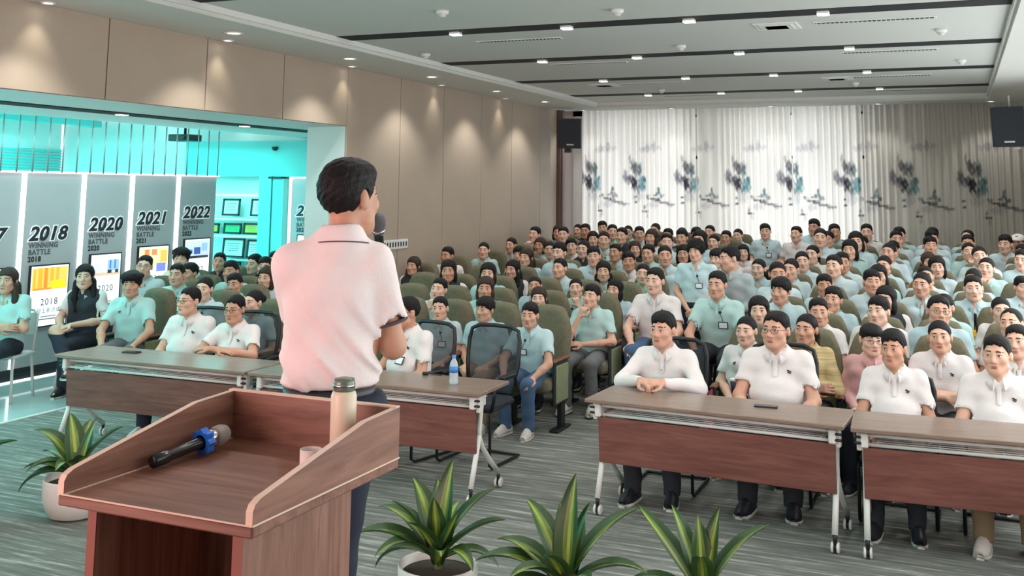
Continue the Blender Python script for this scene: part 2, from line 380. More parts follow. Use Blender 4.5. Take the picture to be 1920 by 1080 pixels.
# rods hanging above the boards
r = empty('rod_screen', (-9.2, 3.0, 2.27)); rm = MB(); rm.tube([(0, 0, 0), (0, 0, 0.61)], 0.009, 6); rme = rm.mesh('rod', mat('rod_metal', (150, 172, 172), 0.4, metal=0.6))
for k in range(38):
    y = 7.571-0.203*16+0.203*k
    if y < 11.3: obj('rod', rme, r, (0, y-3.0, 0))
tag(r, 'row of thin metal rods hanging above the year boards', 'rod screen')
M_board = mat('board_grey', (184, 184, 188), 0.22, noise=0.03, nscale=1.5)
M_ink = mat('letter_dark', (34, 36, 46), 0.5); M_inkg = mat('letter_grey', (92, 94, 100), 0.6); M_letw = mat('letter_white', (246, 246, 246), 0.5, emit=0.25)
def text(body, size, loc, m_, parent, name='lettering', shear=0.0, off=0.0, ext=0.003, sp=1.0, rot=(PI/2, 0, PI/2), sx=1.0, align='LEFT'):
    c = bpy.data.curves.new(name, 'FONT'); c.body = body; c.size = size; c.shear = shear; c.offset = off; c.extrude = ext; c.space_character = sp; c.align_x = align
    c.materials.append(m_); c.resolution_u = 3
    tmp = bpy.data.objects.new(name, c); COL.objects.link(tmp); me = bpy.data.meshes.new_from_object(tmp); bpy.data.objects.remove(tmp); bpy.data.curves.remove(c); me.name = name
    if not me.materials: me.materials.append(m_)
    o = obj(name, me, parent, loc, rot); o.scale = (sx, 1, 1); return o
M_scr = mat('screen_white', (252, 252, 250), 0.3, emit=0.95)
def em(n, c, e=0.9): return mat('screen_'+n, c, 0.3, emit=e)
def year_board(y0, y1, year, x=-9.5, rz=0.0, pic=None, lower=None, label=''):
    W = y1-y0; r = empty('year_board', (x, y0, 0.15)); r.rotation_euler = (0, 0, rz); H = 2.12
    t = MB(); t.box((-0.04, W/2, H/2), (0.08, W, H)); t.build('board', M_board, r)
    t = MB(); t.box((0.005, -0.012, H/2), (0.05, 0.03, H)); t.box((0.0, W/2, H+0.008), (0.09, W+0.03, 0.02)); t.build('light_strip', M_led, r)
    z = 1.52-0.15 if year in ('2018', '2017') else (1.60-0.15 if year == '2020' else (1.655-0.15 if year == '2021' else 1.715-0.15))
    text(year, 0.215, (0.004, 0.10, z), M_letw, r, 'year_digits_outline', 0.22, 0.019, 0.002, 1.06, sx=1.16)
    text(year, 0.215, (0.009, 0.10, z), M_ink, r, 'year_digits', 0.22, 0.007, 0.002, 1.06, sx=1.16)
    for k, s_ in enumerate(('WINNING', 'BATTLE', year)):
        text(s_, 0.082, (0.003, 0.11, z-0.085-0.075*k), M_inkg if k < 2 else M_ink, r, 'lettering', 0.0, 0.0025, 0.001, 1.12)
    sz1 = z-0.29; sw = min(0.53, W-0.25); sh = 0.66
    t = MB(); t.box((0.01, 0.15+sw/2, sz1-sh/2), (0.024, sw+0.03, sh+0.03), bev=0.004); s_ = t.build('screen', M_black, r)
    t = MB(); xx = 0.0235; ya, yb = 0.155, 0.145+sw
    t.quad((xx, ya, sz1-sh), (xx, yb, sz1-sh), (xx, yb, sz1), (xx, ya, sz1), 0); mats = [M_scr]
    for (u0, v0, u1, v1, m_) in (pic or []):
        if m_ not in mats: mats.append(m_)
        xx += 0.0003
        t.quad((xx, ya+(yb-ya)*u0, sz1-sh*(1-v0)), (xx, ya+(yb-ya)*u1, sz1-sh*(1-v0)), (xx, ya+(yb-ya)*u1, sz1-sh*(1-v1)), (xx, ya+(yb-ya)*u0, sz1-sh*(1-v1)), mats.index(m_))
    pm = t.build('picture', mats, s_)
    text(year, 0.105, (0.034, (ya+yb)/2, sz1-sh*0.655), em('ink', (90, 96, 110), 0.0), s_, 'lettering', ext=0.0005, align='CENTER', sp=1.2)
    if lower:
        text(lower, 0.062, (0.034, (ya+yb)/2, sz1-sh*0.78), em('ink2', (120, 130, 165), 0.0), s_, 'lettering', ext=0.0005, align='CENTER', sp=1.15)
    t = MB(); t.box((0.034, (ya+yb)/2, sz1-sh*0.845), (0.001, 0.22, 0.010)); t.box((0.034, (ya+yb)/2, sz1-sh*0.89), (0.001, 0.36, 0.012)); t.build('caption_line', em('ink3', (170, 172, 176), 0.0), s_)
    tag(r, label, 'display board', 'year boards in the exhibition')
O1, O2, O3, OY = em('or1', (246, 170, 60)), em('or2', (236, 140, 50)), em('or3', (250, 196, 96)), em('yel', (252, 214, 40))
year_board(7.51, 8.31, '2017', label='grey year board reading 2017, cut by the picture edge')
year_board(8.36, 9.16, '2018', label='grey year board reading 2018 with an orange picture', lower='实现上新点成了',
  pic=[(0.03, 0.60, 0.98, 0.97, O3), (0.06, 0.62, 0.12, 0.95, O1), (0.18, 0.62, 0.30, 0.97, O1), (0.34, 0.62, 0.44, 0.97, O2), (0.50, 0.66, 0.60, 0.97, O1), (0.66, 0.75, 0.74, 0.97, O1), (0.52, 0.62, 0.92, 0.74, OY), (0.06, 0.60, 0.55, 0.63, O2)])
BL, BL2, TAN, DK = em('bl', (150, 190, 226)), em('bl2', (90, 130, 190)), em('tan', (222, 190, 160)), em('dk', (70, 74, 84), 0.3)
year_board(9.215, 9.945, '2020', label='grey year board reading 2020 with a picture of a blue truck',
  pic=[(0.02, 0.62, 0.98, 0.68, TAN), (0.05, 0.68, 0.30, 0.86, em('gr', (214, 220, 226))), (0.55, 0.70, 0.95, 0.90, BL), (0.62, 0.74, 0.68, 0.90, BL2), (0.78, 0.74, 0.84, 0.90, BL2), (0.56, 0.66, 0.70, 0.72, DK), (0.82, 0.66, 0.93, 0.72, DK)])
year_board(9.995, 10.775, '2021', label='grey year board reading 2021 with an orange workshop picture',
  pic=[(0.02, 0.62, 0.98, 0.97, em('pe', (246, 222, 176))), (0.18, 0.80, 0.34, 0.95, em('rd', (240, 140, 90))), (0.42, 0.84, 0.60, 0.95, em('rd', (240, 140, 90))), (0.72, 0.70, 0.95, 0.92, O3), (0.60, 0.52, 0.92, 0.68, em('vi', (130, 140, 220)))])
year_board(10.83, 11.58, '2022', label='grey year board reading 2022 with a blue factory picture',
  pic=[(0.02, 0.66, 0.98, 0.97, em('pb', (206, 216, 246))), (0.08, 0.72, 0.30, 0.80, BL2), (0.36, 0.70, 0.62, 0.84, em('db', (60, 92, 168))), (0.66, 0.76, 0.90, 0.92, BL), (0.10, 0.62, 0.95, 0.67, DK)])
year_board(-9.17+9.17, 0.75, '2023', x=-9.2, rz=-PI/2, label='grey board with a cut off year, beside the white door jamb')
bb = [o for o in COL.objects if o.name.startswith('year_board') and abs(o.rotation_euler[2]+PI/2) < 1e-3][-1]; bb.location = (-9.20, 12.94, 0.15)

# ------------------------------------------------------------------ lamps
DL = MB(); DL.lathe([(0.052, 0.0), (0.075, -0.004), (0.075, -0.012), (0.055, -0.014), (0.052, -0.004)], n=20); DLm = DL.mesh('trim_ring', M_white)
DD = MB(); DD.lathe([(0.001, -0.006), (0.052, -0.006), (0.052, 0.0)], n=20); DDm = DD.mesh('diffuser', M_lamp)
def downlight(x, y, z, s_, label, group):
    r = empty('downlight', (x, y, z)); r.scale = (s_, s_, 1)
    obj('trim_ring', DLm, r); obj('diffuser', DDm, r); tag(r, label, 'ceiling light', group); return r
ordn = ['first', 'second', 'third', 'fourth', 'fifth', 'sixth', 'seventh', 'eighth', 'ninth', 'tenth', 'eleventh', 'twelfth']
for k, y in enumerate((5.8, 7.805, 9.849, 11.842, 13.913, 15.874)):
    downlight(-6.28, y, 3.6, 1.25, 'bright round downlight in the soffit over the beige wall, %s from the stage' % ordn[k], 'large soffit downlights')
    spot('downlight_spot', (-6.28, y, 3.56), (0, 0, 0), 55, (1, 0.97, 0.92), 1.9)
for k, y in enumerate((3.7, 5.96, 8.19, 10.5, 12.85, 15.1)):
    downlight(-6.66, y, 3.6, 0.8, 'small round wall washer close to the beige wall, %s from the stage' % ordn[k], 'small wall washers')
    spot('washer_spot', (-6.62, y, 3.57), (0, math.radians(12), 0), 8, (1, 0.92, 0.76), 1.35, 1.0, 0.03)
for k, x in enumerate((-6.27, -4.62, -2.88, -1.15, 0.54)):
    downlight(x, 17.8, 3.6, 1.1, 'round downlight in the rear soffit before the curtains, %s from the beige wall' % ordn[k], 'rear soffit downlights')
    spot('downlight_spot', (x, 17.75, 3.56), (0, 0, 0), 25, (1, 0.98, 0.95), 1.9)
for k, y in enumerate((8.0, 10.0, 12.0, 14.0, 15.9)):
    downlight(0.98, y, 3.6, 1.1, 'round downlight in the far side soffit, %s from the stage' % ordn[k], 'far soffit downlights')
    spot('downlight_spot', (0.98, y, 3.56), (0, 0, 0), 60, (1, 0.98, 0.95), 1.9)
TB = MB(); TB.box((0, 0, 0.03), (0.10, 0.10, 0.10), bev=0.006); TBm = TB.mesh('housing', M_white)
TD = MB(); TD.box((0, 0, -0.021), (0.095, 0.095, 0.006)); TDm = TD.mesh('lamp', M_lamp)
for i, y in enumerate(slots[2:]):
    for k, x in enumerate((-4.53, -3.35, -2.17, -1.0)):
        r = empty('track_light', (x, y, 3.682)); obj('housing', TBm, r); obj('lamp', TDm, r)
        tag(r, 'square white spotlight in %s black ceiling slot, %s from the beige wall side' % (ordn[i]+' visible' if i > 2 else ordn[i], ordn[k]), 'spotlight', 'square spotlights in the black slots')
        spot('track_spot', (x, y, 3.66), (0, 0, 0), 80, (1, 0.98, 0.95), 2.3)
for k, y in enumerate((4.1, 6.1, 8.1, 10.1)):
    r = empty('track_light', (-7.9, y, 2.866)); r.scale = (0.8, 1.2, 0.3); obj('housing', TBm, r); obj('lamp', TDm, r)
    tag(r, 'flat white lamp in the slot of the passage soffit, %s from the stage' % ordn[k], 'spotlight', 'lamps in the passage slot')
# ceiling vents, detectors
def linear_vent(x, y, L, label, dark=True):
    r = empty('linear_vent', (x, y, 3.69)); f = MB(); f.box((0, 0, -0.004), (L, 0.10, 0.008), bev=0.002); f.build('frame', M_white, r)
    f = MB(); f.box((0, 0, -0.009), (L-0.03, 0.06, 0.003)); f.build('slot', M_slot if dark else M_dark, r)
    f = MB()
    for q in range(int(L/0.04)): f.box((-L/2+0.03+q*0.04, 0, -0.0115), (0.008, 0.06, 0.003))
    f.build('grille_bar', M_white, r)['kind'] = 'stuff'
    tag(r, label, 'air vent', 'linear air vents in the ceiling')
linear_vent(-4.14, 9.72, 0.95, 'long dark air vent behind the first full slot near the beige wall')
linear_vent(-0.63, 9.63, 1.05, 'long pale air vent behind the first full slot on the far side', False)
linear_vent(-0.63, 11.82, 1.0, 'long dark grille vent behind the second full slot on the far side')
linear_vent(-4.1, 11.82, 1.0, 'long pale air vent behind the second full slot near the beige wall', False)
linear_vent(-4.0, 14.35, 0.95, 'long air vent behind the third full slot near the beige wall', False)
linear_vent(-0.75, 14.4, 1.0, 'long dark air vent behind the third full slot on the far side')
linear_vent(-0.75, 16.45, 1.0, 'long air vent behind the last slot on the far side')
linear_vent(-3.9, 16.45, 1.0, 'long air vent behind the last slot near the beige wall', False)
def square_vent(x, y, label):
    r = empty('square_vent', (x, y, 3.69)); f = MB(); f.box((0, 0, -0.006), (0.40, 0.40, 0.012), bev=0.004); f.build('frame', M_white, r)
    for q in (0.15, 0.10, 0.05):
        f = MB(); f.lathe([(q*1.41, -0.012), (q*1.41, -0.022), (q*1.2, -0.022)], n=4, rot=None, smooth=False); o = f.build('louvre_ring', M_soffit, r); o.rotation_euler = (0, 0, PI/4)
    tag(r, label, 'air vent', 'square air vents')
square_vent(-1.49, 9.67, 'square white air diffuser behind the first full slot')
square_vent(-4.75, 14.4, 'square white air diffuser near the beige wall soffit')
square_vent(-1.45, 14.5, 'square white air diffuser behind the third full slot')
def puck(x, y, label):
    r = empty('smoke_detector', (x, y, 3.69)); f = MB(); f.lathe([(0.055, 0), (0.055, -0.02), (0.045, -0.035)], n=20); f.build('base', M_white, r)
    f = MB(); f.lathe([(0.03, -0.035), (0.028, -0.055), (0.012, -0.06)], n=16); f.build('sensor_cap', M_soffit, r); tag(r, label, 'smoke detector', 'smoke detectors')
puck(-4.08, 7.87, 'white round detector on the ceiling strip before the first full slot')
puck(-5.6, 10.4, 'white detector close to the beige wall side tray edge')
puck(-2.63, 8.34, 'small white detector in the middle of the front ceiling strip')
puck(-2.66, 10.68, 'small white detector on the ceiling strip between first and second slots')
puck(-0.08, 10.4, 'pale round detector on the far side of the second strip')
puck(-4.14, 15.37, 'small white detector on the strip before the last slot')
puck(-1.27, 15.19, 'white detector hanging beside the square diffuser far back')
puck(0.1, 12.9, 'small white detector on the far side of the third strip')

# ------------------------------------------------------------------ curtains
M_cur = bpy.data.materials.new('curtain_cloth'); M_cur.use_nodes = True; nt = M_cur.node_tree
for nd in list(nt.nodes): nt.nodes.remove(nd)
o_ = nt.nodes.new('ShaderNodeOutputMaterial'); mx = nt.nodes.new('ShaderNodeMixShader'); df = nt.nodes.new('ShaderNodeBsdfDiffuse'); tl = nt.nodes.new('ShaderNodeBsdfTranslucent'); at = nt.nodes.new('ShaderNodeAttribute'); at.attribute_name = 'Ink'
mx.inputs[0].default_value = 0.5
for s_ in (df, tl): nt.links.new(at.outputs['Color'], s_.inputs['Color'])
nt.links.new(df.outputs[0], mx.inputs[1]); nt.links.new(tl.outputs[0], mx.inputs[2]); nt.links.new(mx.outputs[0], o_.inputs[0])
units = [-6.26, -5.39, -4.42, -3.5, -2.6, -1.66, -0.76, 0.27, 1.25]
G, D_, TE = np.array(lin(118, 118, 130)[:3]), np.array(lin(56, 56, 68)[:3]), np.array(lin(58, 122, 130)[:3])
BLOB = [(-.22, .07, .055, .12, G*.8, .8), (-.16, .0, .07, .09, G, .6), (-.08, .26, .05, .10, D_, .7), (-.02, .20, .055, .12, G*.6, .85), (.06, .19, .04, .13, TE*.5, .8), (-.13, .38, .02, .09, D_, .5),
        (-.05, -.06, .065, .13, D_*.7, .95), (-.11, .02, .06, .07, D_, .7), (.02, -.17, .04, .08, D_, .6), (.10, -.05, .07, .12, TE, .75), (.10, -.15, .08, .07, TE*1.2, .6), (.14, .02, .03, .06, TE*.8, .8),
        (.2, -.29, .06, .02, D_, .8), (.28, -.335, .07, .016, D_, .85), (.38, -.36, .08, .03, D_, .85), (.5, -.40, .10, .022, D_*1.1, .8), (.62, -.44, .09, .03, G*.7, .8), (.4, -.24, .05, .035, TE*.7, .8), (.41, -.17, .025, .05, TE*.6, .8), (.46, -.29, .06, .025, D_, .75), (.34, -.28, .045, .02, D_, .7),
        (.16, -.56, .065, .014, D_*.5, .95), (.14, -.50, .02, .04, D_, .6), (.19, -.64, .03, .05, G, .35), (.84, -.31, .028, .014, D_, .9), (.85, -.40, .032, .016, D_*.8, .95), (.02, -.3, .1, .1, G*1.5, .35), (.3, -.45, .12, .06, G*1.6, .35),
        (.2, .57, .07, .07, G*1.4, .45), (.32, .6, .04, .10, G*1.3, .5), (.1, .55, .05, .05, G*1.6, .35), (.42, .58, .06, .04, G*1.5, .35)]
def curtain(x0, x1, label, seed):
    rnd = random.Random(seed); nx = int((x1-x0)/0.0125); zs = np.linspace(0.42, 3.66, 100); xs = np.linspace(x0, x1, nx)
    ph = np.cumsum(2*PI/0.118*(1+0.25*np.sin(xs*7.1+seed)+0.2*np.sin(xs*3.3))*(xs[1]-xs[0]))
    X, Z = np.meshgrid(xs, zs, indexing='ij'); P = ph[:, None]
    amp = 0.036*(0.75+0.25*np.cos((Z-3.6)*0.6))
    Yc = 18.24 + amp*np.sin(P+0.12*np.sin(Z*1.7)) + 0.012*np.sin(P*0.5+1)
    col = np.tile(np.array(lin(226, 222, 214)[:3]), (nx, 100, 1))
    rs = np.random.RandomState(seed)
    for ui, u in enumerate(units):
        for (bx, bz, rx, rz, c, a) in BLOB:
            q = ((X-u-bx)/rx)**2 + ((Z-2.33-bz)/rz)**2
            q = q + 0.35*np.sin(X*61+ui)*np.sin(Z*53+bx*9) + 0.25*np.sin(X*97+Z*37)
            k = np.clip(1.35-q, 0, 1)*a
            col = col*(1-k[..., None]) + np.minimum(c, 1)*k[..., None]
    V = np.stack([X, Yc, Z], -1).reshape(-1, 3); i = np.arange(nx-1)[:, None]*100+np.arange(99)[None, :]
    F = np.stack([i, i+100, i+101, i+1], -1).reshape(-1, 4)
    me = bpy.data.meshes.new('curtain'); fast_mesh(me, V, F); me.materials.append(M_cur)
    ca = me.color_attributes.new('Ink', 'FLOAT_COLOR', 'POINT'); ca.data.foreach_set('color', np.concatenate([col.reshape(-1, 3), np.ones((nx*100, 1))], 1).astype(np.float32).ravel())
    o = obj('curtain', me); tag(o, label, 'curtain', 'ink painted curtains along the rear wall')
def fast_mesh(me, V, F, smooth=True):
    V = np.asarray(V, np.float32); F = np.asarray(F, np.int32); k = F.shape[1]
    me.vertices.add(len(V)); me.vertices.foreach_set('co', V.ravel()); me.loops.add(F.size); me.loops.foreach_set('vertex_index', F.ravel())
    me.polygons.add(len(F)); me.polygons.foreach_set('loop_start', np.arange(0, F.size, k, dtype=np.int32)); me.polygons.foreach_set('loop_total', np.full(len(F), k, np.int32))
    me.update(calc_edges=True); me.polygons.foreach_set('use_smooth', np.full(len(F), smooth)); me.update()
curtain(-6.46, -4.30, 'bright pleated curtain with ink mountains over the window by the beige wall', 1)
curtain(-4.27, -2.62, 'pleated ink mountain curtain starting at the dark window pier', 2)
curtain(-2.60, -1.45, 'bright pleated ink mountain curtain ending before the shaded wall part', 3)
curtain(-1.42, 1.40, 'shaded grey pleated ink mountain curtain in the corner with the hanging loudspeaker', 4)
t = MB(); t.box((-2.6, 18.24, 3.675), (7.9, 0.05, 0.03)); tag(t.build('curtain_rail', M_metalw), 'white curtain rail above the pleated curtains', 'curtain rail')

# ------------------------------------------------------------------ wall loudspeakers, socket strip
def wall_speaker(loc, rz, tilt, label, rod):
    r = empty('wall_speaker', loc, rz); r.rotation_euler = (tilt, 0, rz)
    P = [(-.21, -.16), (.21, -.16), (.15, .15), (-.15, .15)]
    t = MB(); V = [(x, y, z) for z in (-.27, .27) for x, y in P]; t.add(V, [(3, 2, 1, 0), (4, 5, 6, 7), (0, 1, 5, 4), (1, 2, 6, 5), (2, 3, 7, 6), (3, 0, 4, 7)]); t.build('cabinet', M_dark, r)
    t = MB(); t.box((0, -.168, 0), (.39, .016, .51), bev=.006); g = t.build('grille', mat('speaker_grille', (52, 56, 64), 0.7, bump=0.5, bscale=400), r)
    t = MB(); t.box((0.01, -.178, -.20), (.13, .004, .022)); t.build('name_plate', M_white, g)
    t = MB()
    if rod: t.tube([(0, 0, .27), (0, 0.0, .42)], .012); t.tube([(0.05, 0.02, -.27), (0.05, 0.02, -.31)], .06)
    else: t.box((0, .12, -.31), (.12, .10, .08)); t.tube([(0, .05, -.28), (0, .3, -.34)], .02)
    t.build('bracket', M_white if rod else M_black, r); tag(r, label, 'loudspeaker', 'loudspeakers on the hall walls')
wall_speaker((-6.43, 17.45, 3.15), 0.45, 0.06, 'black loudspeaker on the beige wall corner before the curtains', False)
wall_speaker((0.70, 15.5, 3.06), -0.25, 0.10, 'black loudspeaker hanging on a white rod from the far soffit', True)
r = empty('socket_panel', (-6.772, 11.85, 1.41)); t = MB(); t.box((0, 0, 0), (.014, .66, .12), bev=.003); t.build('plate', M_white, r)
for k in range(9): t = MB(); t.box((.008, -.28+.07*k, 0), (.006, .028, .06)); t.build('socket', M_black, r)
tag(r, 'white multi socket panel with black slots on the beige wall', 'socket panel')

# ------------------------------------------------------------------ SDF modelling kit (smooth bodies, cushions, hair)
class SDF:
    def __init__(s): s.ops = []
    def cap(s, a, b, ra, rb=None, k=.03, sub=False): s.ops.append(('c', np.array(a, float), np.array(b, float), ra, ra if rb is None else rb, k, sub)); return s
    def ell(s, c, r, k=.03, sub=False, R=None): s.ops.append(('e', np.array(c, float), np.array(r, float), R, None, k, sub)); return s
    def fn(s, f, lo, hi, k=0, sub=False): s.ops.append(('f', f, np.array(lo, float), np.array(hi, float), None, k, sub)); return s
    def eval1(s, op, X, Y, Z):
        if op[0] == 'c':
            a, b, ra, rb = op[1:5]; ba = b-a; L = max(ba@ba, 1e-12)
            h = np.clip(((X-a[0])*ba[0]+(Y-a[1])*ba[1]+(Z-a[2])*ba[2])/L, 0, 1)
            return np.sqrt((X-a[0]-ba[0]*h)**2+(Y-a[1]-ba[1]*h)**2+(Z-a[2]-ba[2]*h)**2)-(ra+(rb-ra)*h)
        if op[0] == 'e':
            c, r, R = op[1:4]; x, y, z = X-c[0], Y-c[1], Z-c[2]
            if R is not None: x, y, z = R[0][0]*x+R[1][0]*y+R[2][0]*z, R[0][1]*x+R[1][1]*y+R[2][1]*z, R[0][2]*x+R[1][2]*y+R[2][2]*z
            k0 = np.sqrt((x/r[0])**2+(y/r[1])**2+(z/r[2])**2); k1 = np.sqrt((x/r[0]**2)**2+(y/r[1]**2)**2+(z/r[2]**2)**2)
            return k0*(k0-1)/np.maximum(k1, 1e-6)
        return op[1](X, Y, Z)
    def bounds(s, op):
        m_ = op[5]+.03
        if op[0] == 'c': r = max(op[3], op[4])+m_; return np.minimum(op[1], op[2])-r, np.maximum(op[1], op[2])+r
        if op[0] == 'e': r = (op[2].max() if op[3] is not None else op[2])+m_; return op[1]-r, op[1]+r
        return op[2], op[3]
    def comb(s, D, d, k, sub):
        if sub:
            if k <= 0: return np.maximum(D, -d)
            h = np.maximum(k-np.abs(D+d), 0)/k; return np.maximum(D, -d)+h*h*k*.25
        if k <= 0: return np.minimum(D, d)
        h = np.maximum(k-np.abs(D-d), 0)/k; return np.minimum(D, d)-h*h*k*.25
    def grid(s, xs, ys, zs):
        D = np.full((len(xs), len(ys), len(zs)), .05, np.float64)
        for op in s.ops:
            lo, hi = s.bounds(op); sl = []
            for ax, c in enumerate((xs, ys, zs)):
                i0 = max(np.searchsorted(c, lo[ax])-1, 0); i1 = min(np.searchsorted(c, hi[ax])+1, len(c)); sl.append(slice(i0, i1))
            if any(q.stop <= q.start for q in sl): continue
            X, Y, Z = xs[sl[0]][:, None, None], ys[sl[1]][None, :, None], zs[sl[2]][None, None, :]
            D[tuple(sl)] = s.comb(D[tuple(sl)], s.eval1(op, X, Y, Z), op[5], op[6])
        return D
    def at(s, X, Y, Z):
        D = np.full(np.broadcast(X, Y, Z).shape, .05)
        for op in s.ops: D = s.comb(D, s.eval1(op, X, Y, Z), op[5], op[6])
        return D
    def surf_y(s, x, z, y0=-.4, y1=.1):
        ys = np.linspace(y0, y1, 260); d = s.at(np.full(260, x), ys, np.full(260, z)); i = np.where(d < 0)[0]
        return None if len(i) == 0 else ys[i[0]]
def nets(D, xs, ys, zs):
    D = D.copy()
    for a in range(3):
        sl = [slice(None)]*3; sl[a] = 0; D[tuple(sl)] = np.maximum(D[tuple(sl)], 1e-3); sl[a] = -1; D[tuple(sl)] = np.maximum(D[tuple(sl)], 1e-3)
    I = D < 0; n = [q-1 for q in D.shape]
    cnt = np.zeros(n, np.int8)
    cs = [(i, j, k) for i in (0, 1) for j in (0, 1) for k in (0, 1)]
    for (i, j, k) in cs: cnt += I[i:i+n[0], j:j+n[1], k:k+n[2]]
    act = np.argwhere((cnt > 0) & (cnt < 8)); idx = np.full(n, -1, np.int64); idx[tuple(act.T)] = np.arange(len(act))
    vals = {c: D[act[:, 0]+c[0], act[:, 1]+c[1], act[:, 2]+c[2]] for c in cs}
    S = np.zeros((len(act), 3)); N = np.zeros(len(act)); G = (xs, ys, zs)
    for c in cs:
        for a in range(3):
            if c[a]: continue
            e = list(c); e[a] = 1; e = tuple(e); va, vb = vals[c], vals[e]; m_ = (va < 0) != (vb < 0)
            t = np.where(m_, va/np.where(m_, va-vb, 1), 0)
            for q in range(3):
                p = G[q][act[:, q]+c[q]]
                if q == a: p = p+t*(G[q][act[:, q]+1]-G[q][act[:, q]])
                S[:, q] += np.where(m_, p, 0)
            N += m_
    V = S/N[:, None]; F = []
    for a in range(3):
        b, c = (a+1) % 3, (a+2) % 3
        s0 = [slice(1, n[q]) for q in range(3)]; s0[a] = slice(0, n[a]); s1 = list(s0); s1[a] = slice(1, n[a]+1)
        A, B = I[tuple(s0)], I[tuple(s1)]
        E = np.argwhere(A != B)
        if not len(E): continue
        off = np.ones(3, int); off[a] = 0; E = E+off; flip = I[tuple(E.T)]
        def g(db, dc): q = E.copy(); q[:, b] -= db; q[:, c] -= dc; return idx[tuple(q.T)]
        Q = np.stack([g(1, 1), g(0, 1), g(0, 0), g(1, 0)], 1); Q[~flip] = Q[~flip][:, ::-1]; F.append(Q)
    return V, np.concatenate(F)
def axis(*segs):
    out = []
    for a, b_, h in segs: out += list(np.arange(a, b_, h))
    return np.array(out+[segs[-1][1]])
def sdf_mesh(name, s, xs, ys, zs, mats, post=None):
    V, F = nets(s.grid(xs, ys, zs), xs, ys, zs)
    me = bpy.data.meshes.new(name); fast_mesh(me, V, F)
    for m_ in (mats if isinstance(mats, (list, tuple)) else [mats]): me.materials.append(m_)
    return me

# ------------------------------------------------------------------ tables
Y0 = 6.70
def make_table(L):
    r = empty('folding_table')
    t = MB(); t.box((0, 0, .7375), (L, .54, .025), bev=.004); t.build('tabletop', M_wood_t, r)
    t = MB(); t.box((0, -.17, .475), (L-.13, .018, .30), rot=(math.radians(4), 0, 0), bev=.003); t.build('modesty_panel', M_wood_m, r)
    for z in (.700, .645): t = MB(); t.tube([(-L/2+.07, -.19, z), (L/2-.07, -.19, z)], .011); t.build('rail', M_metalw, r)
    t = MB()
    for q in range(7): t.tube([(-L/2+.12, -.16+.05*q, .655-.0*q), (L/2-.12, -.16+.05*q, .655)], .004, 5)
    for q in range(5): x = -L/2+.15+(L-.3)*q/4; t.tube([(x, -.18, .652), (x, .16, .652)], .005, 5)
    t.build('wire_shelf', M_metalw, r)
    for sg in (-1, 1):
        x = sg*(L/2-.075)
        t = MB(); t.box((x, -.13, .672), (.045, .20, .085), bev=.008); t.box((x+sg*.03, -.17, .66), (.03, .05, .11), bev=.006); b_ = t.build('bracket', M_metalw, r)
        t = MB(); t.tube([(x-.01, -.22, .69), (x+.055*sg, -.22, .69)], .008); t.tube([(x-.01, -.22, .655), (x+.055*sg, -.22, .655)], .009); t.build('lever', M_black, b_)
        l = MB(); l.tube([(x, -.06, .715), (x, -.075, .60), (x, -.10, .47), (x, -.095, .42), (x, -.04, .34), (x, .10, .22), (x, .255, .105)], .019, 10)
        l.tube([(x, -.095, .44), (x, -.17, .24), (x, -.225, .105)], .019, 10); lo = l.build('leg', M_metalw, r)
        for y in (-.225, .255):
            c = MB(); c.tube([(x, y, .108), (x, y+.004, .05)], [.015, .011], 8, 0)
            for dx in (-.017, .017): c.lathe([(.012, -.007), (.030, -.007), (.033, 0), (.030, .007), (.012, .007)], (x+dx, y+.008, .033), 16, 1, rot=(0, PI/2, 0))
            c.lathe([(.012, -.012), (.022, -.009), (.022, .009), (.012, .012)], (x, y+.008, .033), 12, 0, rot=(0, PI/2, 0))
            c.build('caster', [M_black, M_metalw], lo)
    return r
def place_table(x0, y0, x1, y1, label):
    L = math.hypot(x1-x0, y1-y0); a = math.atan2(y1-y0, x1-x0); r = make_table(L-.008)
    r.location = ((x0+x1)/2-math.sin(a)*.27, (y0+y1)/2+math.cos(a)*.27, 0); r.rotation_euler = (0, 0, a)
    tag(r, label, 'table', 'folding tables before the front row'); return r
place_table(-2.377, 6.765, -.690, 6.671, 'brown folding table on casters with a phone, man in white dress shirt behind')
place_table(-.655, 6.656, 1.03, 6.75, 'brown folding table across the aisle, cut by the picture edge')
place_table(-6.937, 6.512, -5.02, 6.545, 'folding table at the exhibition opening, its end beside the glossy tiles')
place_table(-5.00, 6.548, -3.067, 6.583, 'brown folding table with a water bottle behind the speaker')

